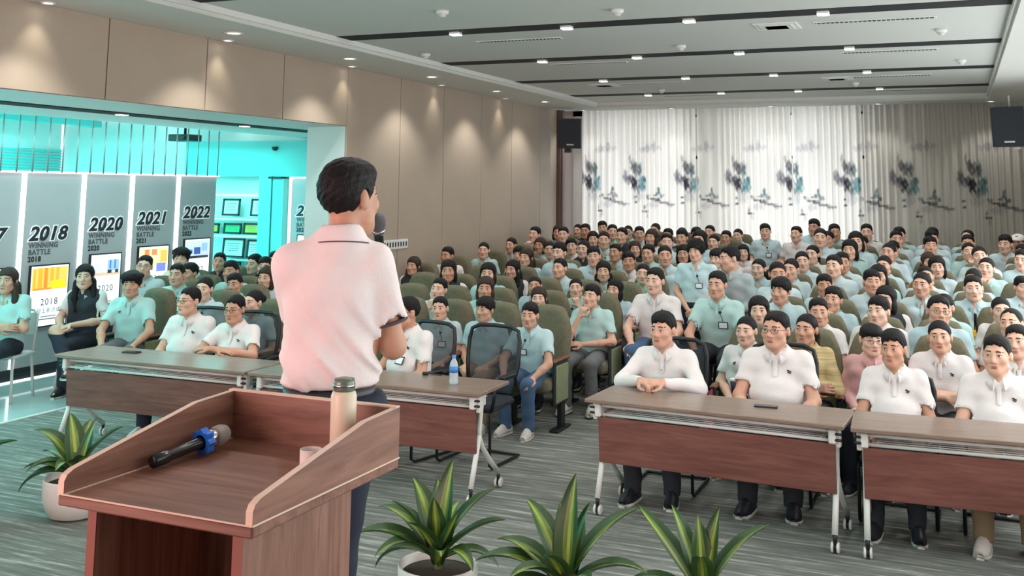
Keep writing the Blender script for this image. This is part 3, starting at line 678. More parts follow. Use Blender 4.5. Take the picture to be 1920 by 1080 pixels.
# ------------------------------------------------------------------ black mesh chairs
M_mesh = bpy.data.materials.new('chair_mesh'); M_mesh.use_nodes = True; nt = M_mesh.node_tree; b = nt.nodes['Principled BSDF']; b.inputs['Base Color'].default_value = lin(46, 52, 58); b.inputs['Roughness'].default_value = .8
mx = nt.nodes.new('ShaderNodeMixShader'); tr = nt.nodes.new('ShaderNodeBsdfTransparent'); mx.inputs[0].default_value = .72
nt.links.new(tr.outputs[0], mx.inputs[1]); nt.links.new(b.outputs[0], mx.inputs[2]); nt.links.new(mx.outputs[0], nt.nodes['Material Output'].inputs[0])
def make_mesh_chair():
    r = empty('mesh_chair')
    P = [(-.20, .20, .50), (-.235, .235, .72), (-.235, .265, .90), (-.215, .275, .985), (-.15, .28, 1.015), (0, .282, 1.02)]
    P = P+[(-x, y, z) for x, y, z in P[-2::-1]]
    t = MB(); t.tube(P+[P[0]], .017, 8); t.build('back_frame', M_black, r)
    V = []; F = []
    for i in range(9):
        z = .505+.505*i/8; w_ = .20+.035*min(1, i/3) if i < 7 else (.215 if i == 7 else .15)
        for j in range(9): x = -w_+2*w_*j/8; V.append((x, .20+.085*i/8+.02*math.sin(PI*j/8), z))
    for i in range(8):
        for j in range(8): F.append((i*9+j, i*9+j+1, i*9+j+10, i*9+j+9))
    t = MB(); t.add(V, F, 0, True); t.build('back_mesh', M_mesh, r)
    t = MB(); t.box((0, -.02, .455), (.46, .44, .06), bev=.022); t.build('seat', mat('chair_fabric', (36, 42, 50), .9), r)
    for sx in (-1, 1):
        t = MB(); t.tube([(sx*.25, .19, .56), (sx*.265, .12, .66), (sx*.265, -.10, .665), (sx*.255, -.20, .60), (sx*.24, -.22, .44)], .014); t.box((sx*.265, .0, .675), (.05, .24, .022), bev=.008); t.build('armrest', M_black, r)
    t = MB()
    for sx in (-1, 1): t.tube([(sx*.21, .18, .44), (sx*.225, -.20, .435), (sx*.235, -.24, .40), (sx*.235, -.24, .04), (sx*.235, -.20, .016), (sx*.235, .26, .016)], .012)
    t.tube([(-.235, .26, .016), (.235, .26, .016)], .012); t.build('sled_base', M_black, r)
    return r
MC = make_mesh_chair(); mc_used = [False]
def mesh_chair(x, y, rz, label):
    r = MC if not mc_used[0] else copytree(MC); mc_used[0] = True
    r.location = (x, y, 0); r.rotation_euler = (0, 0, rz); tag(r, label, 'chair', 'black mesh chairs at the tables'); return r

# ------------------------------------------------------------------ auditorium seats
def rbox(c, h, r):
    return lambda X, Y, Z: np.sqrt(np.maximum(np.abs(X-c[0])-h[0]+r, 0)**2+np.maximum(np.abs(Y-c[1])-h[1]+r, 0)**2+np.maximum(np.abs(Z-c[2])-h[2]+r, 0)**2)+np.minimum(np.maximum(np.maximum(np.abs(X-c[0])-h[0]+r, np.abs(Y-c[1])-h[1]+r), np.abs(Z-c[2])-h[2]+r), 0)-r
def back_f(X, Y, Z):
    y = Y-(.215+.16*(Z-.40)+.03*(X/.2)**2*0+.02*np.sin((Z-.4)*5.0)); hw = .228-.0*Z
    top = Z-(1.06-.06*(np.abs(X)/.22)**2.5-.12*np.maximum(np.abs(X)-.15, 0)/.08)
    e = .062
    q0 = np.abs(X)-hw+e; q1 = np.abs(y)-.065+e; q2 = np.maximum(top, .39-Z)+e
    return np.sqrt(np.maximum(q0, 0)**2+np.maximum(q1, 0)**2+np.maximum(q2, 0)**2)+np.minimum(np.maximum(np.maximum(q0, q1), q2), 0)-e
A = np.arange
bk = sdf_mesh('backrest', SDF().fn(back_f, (-1,)*3, (2,)*3), A(-.27, .271, .018), A(.08, .45, .014), A(.34, 1.10, .018), M_olive)
ct = sdf_mesh('seat_cushion', SDF().fn(rbox((0, -.04, .405), (.222, .24, .065), .05), (-1,)*3, (2,)*3), A(-.26, .261, .02), A(-.32, .26, .02), A(.30, .52, .016), M_olive)
def make_seat():
    r = empty('auditorium_seat'); obj('backrest', bk, r); obj('seat_cushion', ct, r)
    am = MB(); am.box((0, -.02, .615), (.058, .40, .032), bev=.012); am = am.mesh('armrest', M_arm)
    pm = MB(); pm.box((0, -.0, .41), (.03, .34, .37), bev=.01, mi=0); pm.box((0, .0, .41), (.046, .30, .33), bev=.01, mi=1); pm = pm.mesh('side_panel', [M_dark, M_olive2])
    lm = MB(); lm.box((0, .02, .12), (.04, .10, .24)); lm.box((0, 0, .012), (.09, .34, .024), bev=.008); lm = lm.mesh('leg', M_black)
    for sx in (-1, 1):
        obj('armrest', am, r, (sx*.236, 0, 0)); obj('side_panel', pm, r, (sx*.236, 0, 0)); obj('leg', lm, r, (sx*.236, 0, 0))
    return r
SEAT = make_seat(); seat_used = [False]
def seat(x, y, z, label, group):
    r = SEAT if not seat_used[0] else copytree(SEAT); seat_used[0] = True
    r.location = (x, y, z); tag(r, label, 'seat', group); return r

# ------------------------------------------------------------------ lectern with its things
r = empty('lectern', (0, 0, .5)); XL, XR, YF, YB, ZD = -1.965, -1.408, 1.885, 2.512, .93
t = MB(); t.box(((XL+XR)/2, (YF+YB)/2, ZD-.013), (XR-XL, YB-YF, .026), bev=.004); t.build('desk_top', M_wood_lx, r)
prof = [(YF, ZD), (YF, ZD+.030), (YF+.008, ZD+.043), (YF+.028, ZD+.052), (YF+.14, ZD+.072), (2.34, ZD+.127), (YB, ZD+.132), (YB, ZD)]
for x in (XL+.009, XR-.009):
    t = MB(); V = [(x-.009, y, z) for y, z in prof]+[(x+.009, y, z) for y, z in prof]; n = len(prof)
    t.add(V, [tuple(range(n))[::-1], tuple(range(n, 2*n))], 0); t.add(V, [(i, (i+1) % n, n+(i+1) % n, n+i) for i in range(n-1)], 1); t.build('side_board', [M_wood_l, M_band], r)
t = MB(); t.box(((XL+XR)/2, YB-.009, ZD+.066), (XR-XL-.036, .018, .132)); bo = t.build('back_board', M_wood_lx, r)
t = MB(); t.box(((XL+XR)/2, YB-.009, ZD+.1335), (XR-XL-.002, .020, .004)); t.build('edge_band', M_band, bo)
t = MB(); t.box((XR+.001, (YF+YB)/2, ZD+.001), (.003, YB-YF, .004)); t.box(((XL+XR)/2, YF-.001, ZD+.001), (XR-XL, .003, .003)); t.box((XL+.019, (YF+YB)/2, ZD+.001), (.003, YB-YF, .003)); t.build('edge_band', M_band, r)
for x in (-1.905, -1.484): t = MB(); t.box((x, 2.16, (ZD-.026)/2), (.025, .44, ZD-.026)); t.box((x, 1.938, (ZD-.026)/2), (.026, .004, ZD-.026), 1); t.build('side_panel', [M_wood_lv, mat('edge_red', (140, 84, 70), .45)], r)
t = MB(); t.box((-1.694, 2.36, (ZD-.026)/2), (.40, .018, ZD-.026)); t.build('back_panel', M_wood_lv, r)
for z in (.06, .45): t = MB(); t.box((-1.694, 2.16, z), (.40, .40, .018)); t.build('shelf', M_wood_lx, r)
tag(r, 'wooden lectern with raised side boards in front of the speaker', 'lectern')
def along(a, b_):
    d = (Vector(b_)-Vector(a)); return d.to_track_quat('Z', 'Y').to_euler(), d.length
# microphone lying in the tray
ma, mb_ = Vector((-1.905, 2.125, 1.452)), Vector((-1.885, 2.385, 1.474)); q, L = along(ma, mb_)
r = empty('microphone', ma); r.rotation_euler = q
M_grille = mat('mic_grille', (208, 204, 198), .4, metal=.5, bump=.8, bscale=900)
t = MB(); t.lathe([(.012, 0), (.0170, .004), (.0175, .05), (.0150, .055), (.0150, .165), (.019, .185)], n=20); t.build('handle', mat('mic_black', (20, 26, 28), .25), r)
t = MB(); V = []; nn = 32
for zz in (.168, .192):
    for rr in (.0195, 0):
        for k in range(nn):
            an = 2*PI*k/nn; R_ = rr if rr else .031+.0040*math.cos(8*an); V.append((R_*math.cos(an), R_*math.sin(an), zz))
F = []
for k in range(nn):
    k2 = (k+1) % nn; F += [(k, k2, nn+k2, nn+k)[::-1], (2*nn+k, 2*nn+k2, 3*nn+k2, 3*nn+k), (nn+k, nn+k2, 3*nn+k2, 3*nn+k), (k, k2, 2*nn+k2, 2*nn+k)[::-1]]
t.add(V, F); t.build('anti_roll_ring', mat('ring_blue', (36, 116, 226), .4), r)
t = MB(); t.lathe([(.021, .190), (.024, .198), (.0245, .212), (.023, .216)], n=20); t.build('collar', M_chrome, r)
t = MB(); t.lathe([(.0235, .216), (.0265, .226), (.0265, .246), (.021, .262), (.010, .270), (.001, .272)], n=20); t.build('grille', M_grille, r)
tag(r, 'black wireless microphone with a blue ring lying on the lectern', 'microphone')
r = empty('thermos_bottle', (-1.512, 2.395, 1.43)); t = MB(); t.lathe([(.030, 0), (.034, .004), (.034, .172), (.031, .182), (.028, .186)], n=28); t.build('body', mat('thermos_cream', (226, 214, 188), .35), r)
t = MB(); t.lathe([(.0275, .186), (.0285, .189), (.0285, .208), (.026, .217), (.012, .220), (.001, .220)], n=28); t.build('lid', mat('lid_green', (112, 124, 112), .3, metal=.3), r)
t = MB(); t.lathe([(.0293, .196), (.0293, .204)], n=28); t.build('lid_band', M_chrome, r)
tag(r, 'cream thermos bottle with a grey green lid on the lectern', 'bottle')
r = empty('mug', (-1.52, 2.262, 1.43)); t = MB(); t.lathe([(.001, 0), (.024, 0), (.027, .010), (.0275, .066), (.0245, .066), (.0235, .012), (.001, .008)], n=28); t.build('cup', mat('mug_white', (232, 222, 216), .25), r)
t = MB(); t.tube([(.026, 0, .055), (.042, 0, .052), (.046, 0, .036), (.040, 0, .020), (.027, 0, .016)], .004, 8); t.build('handle', mat('mug_white', (232, 222, 216)), r)
t = MB(); t.lathe([(.0245, .0), (.0240, .0015), (.001, .0015)], (0, 0, .045), n=24); t.build('tea', mat('tea', (150, 104, 70), .1), r)
tag(r, 'small white mug of tea behind the lectern side board', 'mug')

# ------------------------------------------------------------------ things on the tables and floor
M_pet = bpy.data.materials.new('clear_plastic'); M_pet.use_nodes = True; nt = M_pet.node_tree; b = nt.nodes['Principled BSDF']; b.inputs['Base Color'].default_value = lin(214, 230, 238); b.inputs['Roughness'].default_value = .12
mx = nt.nodes.new('ShaderNodeMixShader'); tr = nt.nodes.new('ShaderNodeBsdfTransparent'); mx.inputs[0].default_value = .55
nt.links.new(tr.outputs[0], mx.inputs[1]); nt.links.new(b.outputs[0], mx.inputs[2]); nt.links.new(mx.outputs[0], nt.nodes['Material Output'].inputs[0])
r = empty('water_bottle', (-3.385, 6.815, .75)); t = MB(); t.lathe([(.026, 0), (.031, .006), (.032, .03), (.029, .05), (.032, .07), (.032, .125), (.026, .155), (.013, .178), (.012, .188)], n=20); t.build('body', M_pet, r)
t = MB(); t.lathe([(.0325, .085), (.0325, .128)], n=20); t.build('label', mat('label_blue', (70, 134, 204), .4), r)
t = MB(); t.lathe([(.0145, .186), (.015, .188), (.0145, .205), (.001, .206)], n=16); t.build('cap', mat('cap_blue', (76, 140, 214), .4), r)
tag(r, 'clear water bottle with a blue label on the table', 'bottle')
def phone(x, y, rz, label):
    r = empty('phone', (x, y, .75), rz); t = MB(); t.box((0, 0, .005), (.15, .075, .009), bev=.004); t.build('body', M_black, r); t = MB(); t.box((0, 0, .010), (.14, .068, .001)); t.build('screen', mat('phone_glass', (14, 16, 22), .05), r)
    t = MB(); t.box((-.055, .022, .0008), (.03, .03, .0016)); t.build('camera_bump', M_dark, r); tag(r, label, 'phone')
phone(-1.213, 7.04, .1, 'black phone lying on the table before the man with glasses')
phone(-6.428, 6.86, .1, 'dark phone lying on the table at the exhibition opening')
r = empty('cap', (-3.74, 7.05, .75)); t = MB(); t.box((0, 0, .012), (.05, .03, .024), rot=(0, 0, .4), bev=.008); t.build('body', M_black, r); t = MB(); t.tube([(0, 0, .01), (.06, .03, .006), (.13, .01, .006)], .004); t.build('cord', M_dark, r); r.name = 'car_key'; tag(r, 'small black key with a cord beside the water bottle', 'key')

# ------------------------------------------------------------------ potted dracaenas
M_leafd = mat('leaf_dark', (52, 84, 44), .4, noise=.25, nscale=6, stretch=(3, 3, 1)); M_leafl = mat('leaf_stripe', (160, 176, 74), .4, noise=.2, nscale=6)
M_leafm = mat('leaf_mid', (104, 132, 56), .4, noise=.3, nscale=9, stretch=(4, 4, 1))
M_pot = mat('pot_white', (232, 228, 220), .35); M_soil = mat('soil', (70, 62, 50), .95, bump=1, bscale=60)
def leaf_mesh(L, Wd, curl, seed):
    V = []; F = []; mi = []; n = 13; x = z = 0.0; cols = (-1, -.72, -.42, -.14, .14, .42, .72, 1)
    for i in range(n):
        u = i/(n-1); wv = Wd*(math.sin(PI*(.10+.90*u)**.9)**.8 if u < 1 else 0)+.003
        if i:
            em_ = PI/2-curl*((i-.5)/(n-1))**1.5; x += math.cos(em_)*L/(n-1); z += math.sin(em_)*L/(n-1)
        else: em_ = PI/2
        for v in cols:
            f = .22*wv*abs(v)**1.4; wob = .004*math.sin(8*u+3*v+seed)
            V.append((x-f*math.sin(em_)+wob*abs(v), v*wv/2, z+f*math.cos(em_)))
    k = len(cols)
    for i in range(n-1):
        for j in range(k-1):
            F.append((i*k+j, i*k+j+1, i*k+k+j+1, i*k+k+j)); mi.append(1 if j == 3 else (2 if j in (2, 4) else 0))
    t = MB(); t.add(V, F, 0, True); t.mi = mi
    return t.mesh('leaf', [M_leafd, M_leafl, M_leafm])
LEAF = [leaf_mesh(L, W_, c, k) for k, (L, W_, c) in enumerate([(.44, .122, .22), (.43, .132, .65), (.41, .126, 1.05), (.37, .118, 1.5), (.30, .090, .1)])]
def plant(x, y, pr, seed, label, specs):
    r = empty('potted_dracaena', (x, y, 0)); rnd = random.Random(seed)
    t = MB(); t.lathe([(pr*.55, 0), (pr*.8, .02), (pr*.98, .12), (pr, .24), (pr*.965, .25), (pr*.93, .24), (pr*.90, .20)], n=40); t.build('pot', M_pot, r)
    t = MB(); t.lathe([(.001, .225), (pr*.5, .22), (pr*.94, .205), (pr*.94, .19)], n=24); t.build('soil', M_soil, r)
    t = MB(); t.tube([(0, 0, .18), (.005, 0, .30)], [.022, .018]); t.build('stem', mat('stem_green', (110, 124, 60), .6), r)
    for (az, tilt, k, s_) in specs:
        o = obj('leaf', LEAF[k], r, (.012*math.cos(az), .012*math.sin(az), .235+rnd.random()*.05)); o.rotation_euler = Euler((0, tilt, az)); o.scale = (s_, s_, s_)
    tag(r, label, 'plant', 'potted dracaenas before the stage')
D2 = math.radians
plant(-2.52, 4.93, .205, 1, 'potted dracaena right beside the lectern, white rim showing',
      [(D2(75), .10, 0, 1.15), (D2(35), .45, 1, 1.0), (D2(10), .75, 1, .95), (D2(150), .35, 1, 1.05), (D2(175), .65, 2, 1.1), (D2(200), .9, 2, 1.15), (D2(230), .8, 3, 1.0), (D2(260), .55, 1, .8), (D2(300), .7, 2, .8), (D2(120), .25, 0, .95), (D2(330), .9, 3, .9), (D2(95), .5, 2, .9), (D2(280), .2, 4, 1.1), (D2(215), .35, 1, .95), (D2(20), 1.05, 3, .9), (D2(190), 1.2, 3, 1.0), (D2(340), .35, 0, .7)])
plant(-1.80, 4.86, .205, 2, 'potted dracaena with upright leaves in the middle of the row of plants',
      [(D2(70), .05, 0, 1.12), (D2(30), .55, 1, 1.15), (D2(45), .2, 0, .95), (D2(170), .75, 2, 1.1), (D2(150), .5, 1, 1.05), (D2(190), 1.0, 2, 1.15), (D2(10), .9, 2, 1.0), (D2(355), 1.2, 3, 1.05), (D2(230), .7, 3, .9), (D2(270), .6, 1, .8), (D2(310), .8, 2, .9), (D2(120), .3, 0, .9), (D2(90), .55, 1, .85), (D2(215), 1.1, 3, 1.0)])
plant(-1.17, 5.02, .205, 3, 'potted dracaena farthest from the lectern under the aisle table',
      [(D2(165), .68, 0, 1.15), (D2(150), .40, 0, .95), (D2(120), .15, 4, 1.2), (D2(60), .18, 0, .90), (D2(25), .50, 1, 1.05), (D2(200), .9, 2, .9), (D2(230), .7, 3, .9), (D2(280), .5, 1, .8), (D2(320), .7, 2, .9), (D2(350), .9, 3, .9), (D2(90), .6, 2, .7)])
plant(-5.39, 5.32, .205, 4, 'potted dracaena half hidden behind the lectern, near the glossy tiles',
      [(D2(75), .22, 0, .85), (D2(150), .35, 1, 1.05), (D2(185), .55, 2, 1.15), (D2(172), .85, 2, .95), (D2(195), 1.05, 2, .95), (D2(215), 1.25, 3, 1.05), (D2(235), .9, 3, .9), (D2(120), .5, 1, .9), (D2(40), .5, 1, .9), (D2(10), .8, 2, .9), (D2(330), .7, 2, .9), (D2(290), .6, 3, .9)])
plant(-5.98, 4.80, .205, 5, 'dracaena at the picture edge, only leaf tips visible',
      [(D2(20), .55, 0, 1.1), (D2(40), .8, 1, 1.1), (D2(5), .9, 1, 1.0), (D2(120), .5, 1, 1.0), (D2(180), .7, 2, 1.0), (D2(250), .7, 2, 1.0), (D2(300), .6, 1, .9), (D2(80), .3, 0, .9)])
# acrylic legged white chair of the woman at the picture edge is built with the people

# ------------------------------------------------------------------ people
SK = [mat('skin_%d' % i, c, .5, sss=.06, noise=.05, nscale=14) for i, c in enumerate([(218, 172, 148), (208, 160, 136), (224, 182, 160), (200, 150, 124)])]
M_hair = mat('hair_black', (24, 21, 22), .55, spec=.22, noise=.35, nscale=60, stretch=(1, 1, .25), bump=.5, bscale=160)
M_hairb = mat('hair_brown', (58, 43, 36), .55, spec=.25, noise=.3, nscale=60, stretch=(1, 1, .25), bump=.5, bscale=160)
M_eyew, M_eyed, M_lip, M_brow = mat('eye_white', (226, 220, 214), .3), mat('eye_dark', (26, 20, 20), .25), mat('lips', (176, 104, 96), .45), mat('brow_dark', (44, 36, 34), .8)
def cloth(n, c): return mat('cloth_'+n, c, .88, noise=.05, nscale=5, bump=.18, bscale=90)
C_BLUE = [cloth('blue_%d' % i, c) for i, c in enumerate([(190, 214, 218), (180, 205, 211), (198, 217, 221), (178, 212, 208)])]
C_WHITE, C_GREEN, C_GREY, C_DARK = cloth('white', (226, 221, 219)), cloth('green', (140, 222, 192)), cloth('greyblue', (184, 198, 200)), cloth('dark', (46, 50, 58))
C_NAVY, C_JEAN, C_KHAKI, C_GREYT = cloth('navy', (38, 44, 58)), cloth('jean', (74, 100, 134)), cloth('khaki', (142, 122, 94)), cloth('grey_trouser', (104, 106, 108))
C_PINK, C_YEL, C_SPK = cloth('pink', (216, 168, 166)), mat('cloth_yellow', (206, 184, 136), .9, noise=.28, nscale=3, stretch=(1, 1, 22)), cloth('speaker', (240, 226, 224))
M_shoe, M_shoew, M_sole = mat('shoe_dark', (36, 38, 46), .45), mat('shoe_white', (222, 214, 206), .6), mat('sole', (214, 210, 200), .7)
M_badge, M_badgef = mat('badge_white', (238, 238, 240), .4), mat('badge_frame', (40, 48, 60), .4)
M_glassf = mat('glasses_frame', (34, 30, 30), .3)

def rotm(yaw, pitch=0, roll=0): return np.array(Euler((D2(pitch), D2(roll), D2(yaw)), 'XYZ').to_matrix())
HEADP = [('e', (0, .018, .030), (.074, .092, .084), .0), ('e', (0, -.030, -.036), (.061, .066, .078), .035), ('c', (-.012, -.070, -.094), (.012, -.070, -.094), .019, .019, .03),
         ('c', (-.050, -.020, -.070), (-.012, -.062, -.096), .022, .018, .03), ('c', (.050, -.020, -.070), (.012, -.062, -.096), .022, .018, .03),
         ('e', (.042, -.060, -.022), (.024, .024, .022), .022), ('e', (-.042, -.060, -.022), (.024, .024, .022), .022),
         ('c', (-.030, -.076, .030), (.030, -.076, .030), .013, .013, .02),
         ('s', (.032, -.104, .008), .0165, .018), ('s', (-.032, -.104, .008), .0165, .018), ('b', (.031, -.0785, .006), .0135, .008), ('b', (-.031, -.0785, .006), .0135, .008),
         ('c', (0, -.088, .014), (0, -.108, -.026), .0075, .0125, .016), ('b', (.012, -.096, -.033), .0085, .012), ('b', (-.012, -.096, -.033), .0085, .012),
         ('c', (-.018, -.086, -.059), (.018, -.086, -.059), .008, .008, .012), ('c', (-.014, -.085, -.069), (.014, -.085, -.069), .0085, .0085, .010),
         ('e', (.077, .014, -.006), (.010, .019, .031), .010), ('e', (-.077, .014, -.006), (.010, .019, .031), .010)]
def head_ops(s, Hc, R):
    Hc = np.array(Hc); T = lambda p: Hc+R @ np.array(p, float)
    for p in HEADP:
        if p[0] == 'e': s.ell(T(p[1]), p[2], max(p[3], .001), R=R)
        elif p[0] == 'c': s.cap(T(p[1]), T(p[2]), p[3], p[4], p[5])
        elif p[0] == 'b': s.cap(T(p[1]), T(p[1]), p[2], None, p[3])
        elif p[0] == 's': s.cap(T(p[1]), T(p[1]), p[2], None, p[3], sub=True)
HS = SDF(); head_ops(HS, (0, 0, 0), np.eye(3))
def patch(t, fn, nu, nv, mi, off):
    """thin raised patch lying on the face; fn(u,v)->(x,z)"""
    V = []; F = []
    for i in range(nu+1):
        for j in range(nv+1):
            x, z = fn(i/nu*2-1, j/nv*2-1); y = HS.surf_y(x, z, -.14, .02); y = -.07 if y is None else y
            V.append((x, y-off, z))
    o = len(V); V += [(x, y+.004, z) for x, y, z in V]
    w_ = nv+1
    for i in range(nu):
        for j in range(nv): F.append((i*w_+j, (i+1)*w_+j, (i+1)*w_+j+1, i*w_+j+1))
    rim = [j for j in range(w_)]+[i*w_+nv for i in range(1, nu+1)]+[nu*w_+j for j in range(nv-1, -1, -1)]+[i*w_ for i in range(nu-1, 0, -1)]
    for a in range(len(rim)): b_ = (a+1) % len(rim); F.append((rim[a], rim[b_], o+rim[b_], o+rim[a]))
    t.add(V, F, mi, True)
def eye_mb(t, sx):
    cx, cz = .0315*sx, .0075
    patch(t, lambda u, v: (cx+.0150*u, cz+.0012*u*sx+v*.0046*max(0, 1-u*u)**.7), 8, 4, 0, .0008)
    patch(t, lambda u, v: (cx+.0056*u, cz+v*.0045*max(0, 1-u*u)**.5), 6, 4, 1, .0018)
    patch(t, lambda u, v: (cx+.0160*u, cz+.0012*u*sx+.0046*max(0, 1-u*u)**.7+.0005+v*.0013), 8, 1, 1, .0020)
def brow_mb(t, sx, mi=0): patch(t, lambda u, v: (sx*(.032+.0185*u), .0295+.0035*(1-u*u)-.002*u+v*(.0034-.0012*u)), 8, 1, mi, .0012)
def lips_mb(t, mi=0):
    patch(t, lambda u, v: (.0215*u, -.0605+v*.0042*max(0, 1-u*u)**.6), 8, 2, mi, .0008); patch(t, lambda u, v: (.0195*u, -.0695+v*.0048*max(0, 1-u*u)**.6), 8, 2, mi, .0008)
t = MB(); eye_mb(t, 1); EYE_R = t.mesh('eye', [M_eyew, M_eyed]); t = MB(); eye_mb(t, -1); EYE_L = t.mesh('eye', [M_eyew, M_eyed])
t = MB(); brow_mb(t, 1); BROW_R = t.mesh('eyebrow', M_brow); t = MB(); brow_mb(t, -1); BROW_L = t.mesh('eyebrow', M_brow)
t = MB(); lips_mb(t); LIPS = t.mesh('lips', M_lip)
t = MB()
for sx in (-1, 1):
    P = [(sx*.032+.0215*math.cos(a)*(1 if abs(math.cos(a)) < .8 else 1.02), -.1035+.10*(.032+.0215*math.cos(a)*sx)**2*6, .004+.0165*math.sin(a)) for a in np.linspace(0, 2*PI, 17)]
    t.tube(P, .0016, 5); t.tube([(sx*.053, -.098, .010), (sx*.072, -.07, .012), (sx*.083, .01, .010)], .0016, 5)
t.tube([(-.0115, -.104, .008), (0, -.106, .011), (.0115, -.104, .008)], .0015, 5); GLASSES = t.mesh('glasses', M_glassf)

# hair, built in head space
def hair_sdf(kind):
    s = SDF(); N_ = lambda X, Y, Z, a: a*(np.sin(170*X+60*Z)*np.sin(150*Y+40*X)+.6*np.sin(260*Y+90*Z))
    clip = []
    def shell(r, c, front, amp=.002, side=-.004, nape=-.075, sburn=-.022, fz=.006, sl=0.):
        ky = np.array([-.14, -.085, -.062, -.046, -.030, -.008, .020, .055, .12]); kz = np.array([front+.006, front, front-.004, front-.022, sburn+.030, sburn, side, nape+.02, nape])
        def f(X, Y, Z):
            k0 = np.sqrt((X/r[0])**2+((Y-c[1])/r[1])**2+((Z-c[2])/r[2])**2); return (k0-1)*min(r)+N_(X, Y, Z, amp)
        def g(X, Y, Z): return (Z-np.interp(Y, ky, kz)-sl*X-fz*(np.sin(X*150+1)+.7*np.sin(X*290+2))*(Y < -.03)+.10*np.abs(X)*(Y < -.05))*.75
        s.fn(f, (-.2,)*3, (.2,)*3); clip.append(g)
    def cut(k=.016): s.fn(clip[-1], (-.2, -.2, -.4), (.2,)*3, k, True)
    face = lambda dz=0, rx=.063: s.ell((0, -.115, -.030+dz), (rx, .085, .092), .012, sub=True)
    if kind == 's': shell((.0780, .0965, .0885), (0, .020, .033), .074); s.ell((0, .008, .082), (.064, .076, .040), .03); cut()
    elif kind == 'v': shell((.0790, .098, .090), (0, .019, .034), .060, .003, fz=.007, sl=.22); s.ell((-.008, .002, .082), (.066, .080, .046), .03); cut()
    elif kind == 'r': shell((.080, .099, .088), (0, .024, .032), .094, .001, sburn=-.01); cut()
    elif kind == 'g': shell((.0775, .096, .0885), (0, .020, .033), .076, .0022); s.ell((.010, .008, .080), (.062, .076, .042), .03); cut()
    elif kind == 'f': shell((.086, .108, .096), (0, .014, .036), .038, .003, fz=.006); s.ell((0, -.010, .074), (.076, .084, .046), .02); cut()
    elif kind == 'u':
        shell((.090, .108, .100), (0, .014, .040), .046, .005, fz=.008); s.ell((0, -.015, .082), (.098, .106, .058), .02)
        for k in range(9): a = k*.7; s.cap((.075*math.cos(a), .02+.085*math.sin(a), .075), (.10*math.cos(a+.2), .02+.108*math.sin(a+.2), .085+.02*math.sin(k*2.3)), .028, .012, .02)
        cut()
    elif kind in 'tpG':
        shell((.0785, .097, .088), (0, .020, .032), .062 if kind != 'G' else .058, .0015, side=-.030, nape=-.085, sburn=-.03, fz=.001); cut()
        if kind == 't': s.ell((0, .128, .020), (.040, .034, .040), .015)
        if kind == 'G': s.ell((0, -.02, .07), (.078, .088, .048), .03); s.ell((0, .122, -.02), (.040, .030, .045), .015)
        if kind == 'p': s.cap((0, .112, .035), (.020, .150, -.06), .030, .030, .015); s.cap((.020, .150, -.06), (.062, .105, -.215), .030, .010, .02)
    elif kind == 'b':
        shell((.090, .108, .097), (0, .018, .034), .058, .002, side=-.12, nape=-.135, sburn=-.10, fz=.003); cut(); face(0, .060); s.ell((.074, .0, -.065), (.024, .052, .070), .02); s.ell((-.074, .0, -.065), (.024, .052, .070), .02); s.ell((0, .07, -.07), (.075, .042, .066), .03); face(0, .056)
    elif kind == 'l':
        shell((.089, .107, .096), (0, .018, .034), .056, .002, side=-.12, nape=-.13, sburn=-.10, fz=.002); cut(); face(0, .059)
        for sx in (-1, 1): s.cap((sx*.075, .0, -.05), (sx*.088, -.02, -.20), .028, .034, .02); s.cap((sx*.088, -.02, -.20), (sx*.080, -.055, -.33), .034, .012, .02)
        s.cap((-.045, .075, -.06), (-.06, .095, -.26), .052, .04, .03); s.cap((.045, .075, -.06), (.06, .095, -.26), .052, .04, .03); face(0, .055)
    elif kind == 'a':   # big curly crop
        shell((.104, .118, .112), (0, .018, .044), .044, .006, side=-.05, nape=-.08, sburn=-.05, fz=.006); cut(); face(.0, .058)
    return s
HK = {}
AX = axis((-.135, .135, .0062)); AYh = axis((-.16, .20, .0062))
for k in 'svrfutpGblag':
    HK[k] = sdf_mesh('hair', hair_sdf(k), AX, AYh, axis((-.37 if k in 'lp' else -.16, .17, .0066)), M_hair)
t = MB(); t.lathe([(.092, .040), (.094, .055), (.088, .085), (.066, .112), (.030, .128), (.001, .131)], (0, .012, 0), 24); t.box((0, -.115, .044), (.13, .10, .010), rot=(-.12, 0, 0), bev=.004); CAP = t.mesh('white_cap', mat('cap_white', (240, 236, 230), .8))

def hand(s, W, d, n, side, curl, k=.008, sc_=1.0):
    """palm, four fingers and a thumb; d towards the fingers, n back of the hand, side towards the thumb"""
    W, d, n = np.array(W, float), np.array(d, float), np.array(n, float); d /= np.linalg.norm(d); n -= d*(n@d); n /= np.linalg.norm(n); t_ = np.cross(d, n)*side
    K = W+d*.085*sc_
    for o in (-.026, -.009, .009, .026): s.cap(W+d*.012+t_*o*.7, K+t_*o, .0125, .0115, .012)
    for q, (o, L) in enumerate(((.028, .92), (.0095, 1.0), (-.0095, .95), (-.027, .76))):
        p = K+t_*o; a = 0.0
        for i, seg in enumerate((.040, .026, .021)):
            a += curl*(.75 if i == 0 else .95)*(1+.08*q); v = d*math.cos(a)-n*math.sin(a)+t_*.10*o/.03; e_ = p+v*seg*L*sc_
            s.cap(p, e_, .0095-.0009*i, .0088-.0009*i, .004); p = e_
    b0 = W+d*.022+t_*.026; b1 = b0+(d*.55+t_*.75-n*.25)*.042; b2 = b1+(d*.85+t_*.15-n*.4*curl)*.034; b3 = b2+(d*.9-t_*.15-n*.3*curl)*.024
    s.cap(b0, b1, .0140, .0115, .012); s.cap(b1, b2, .0108, .0100, .005); s.cap(b2, b3, .0100, .0085, .005)

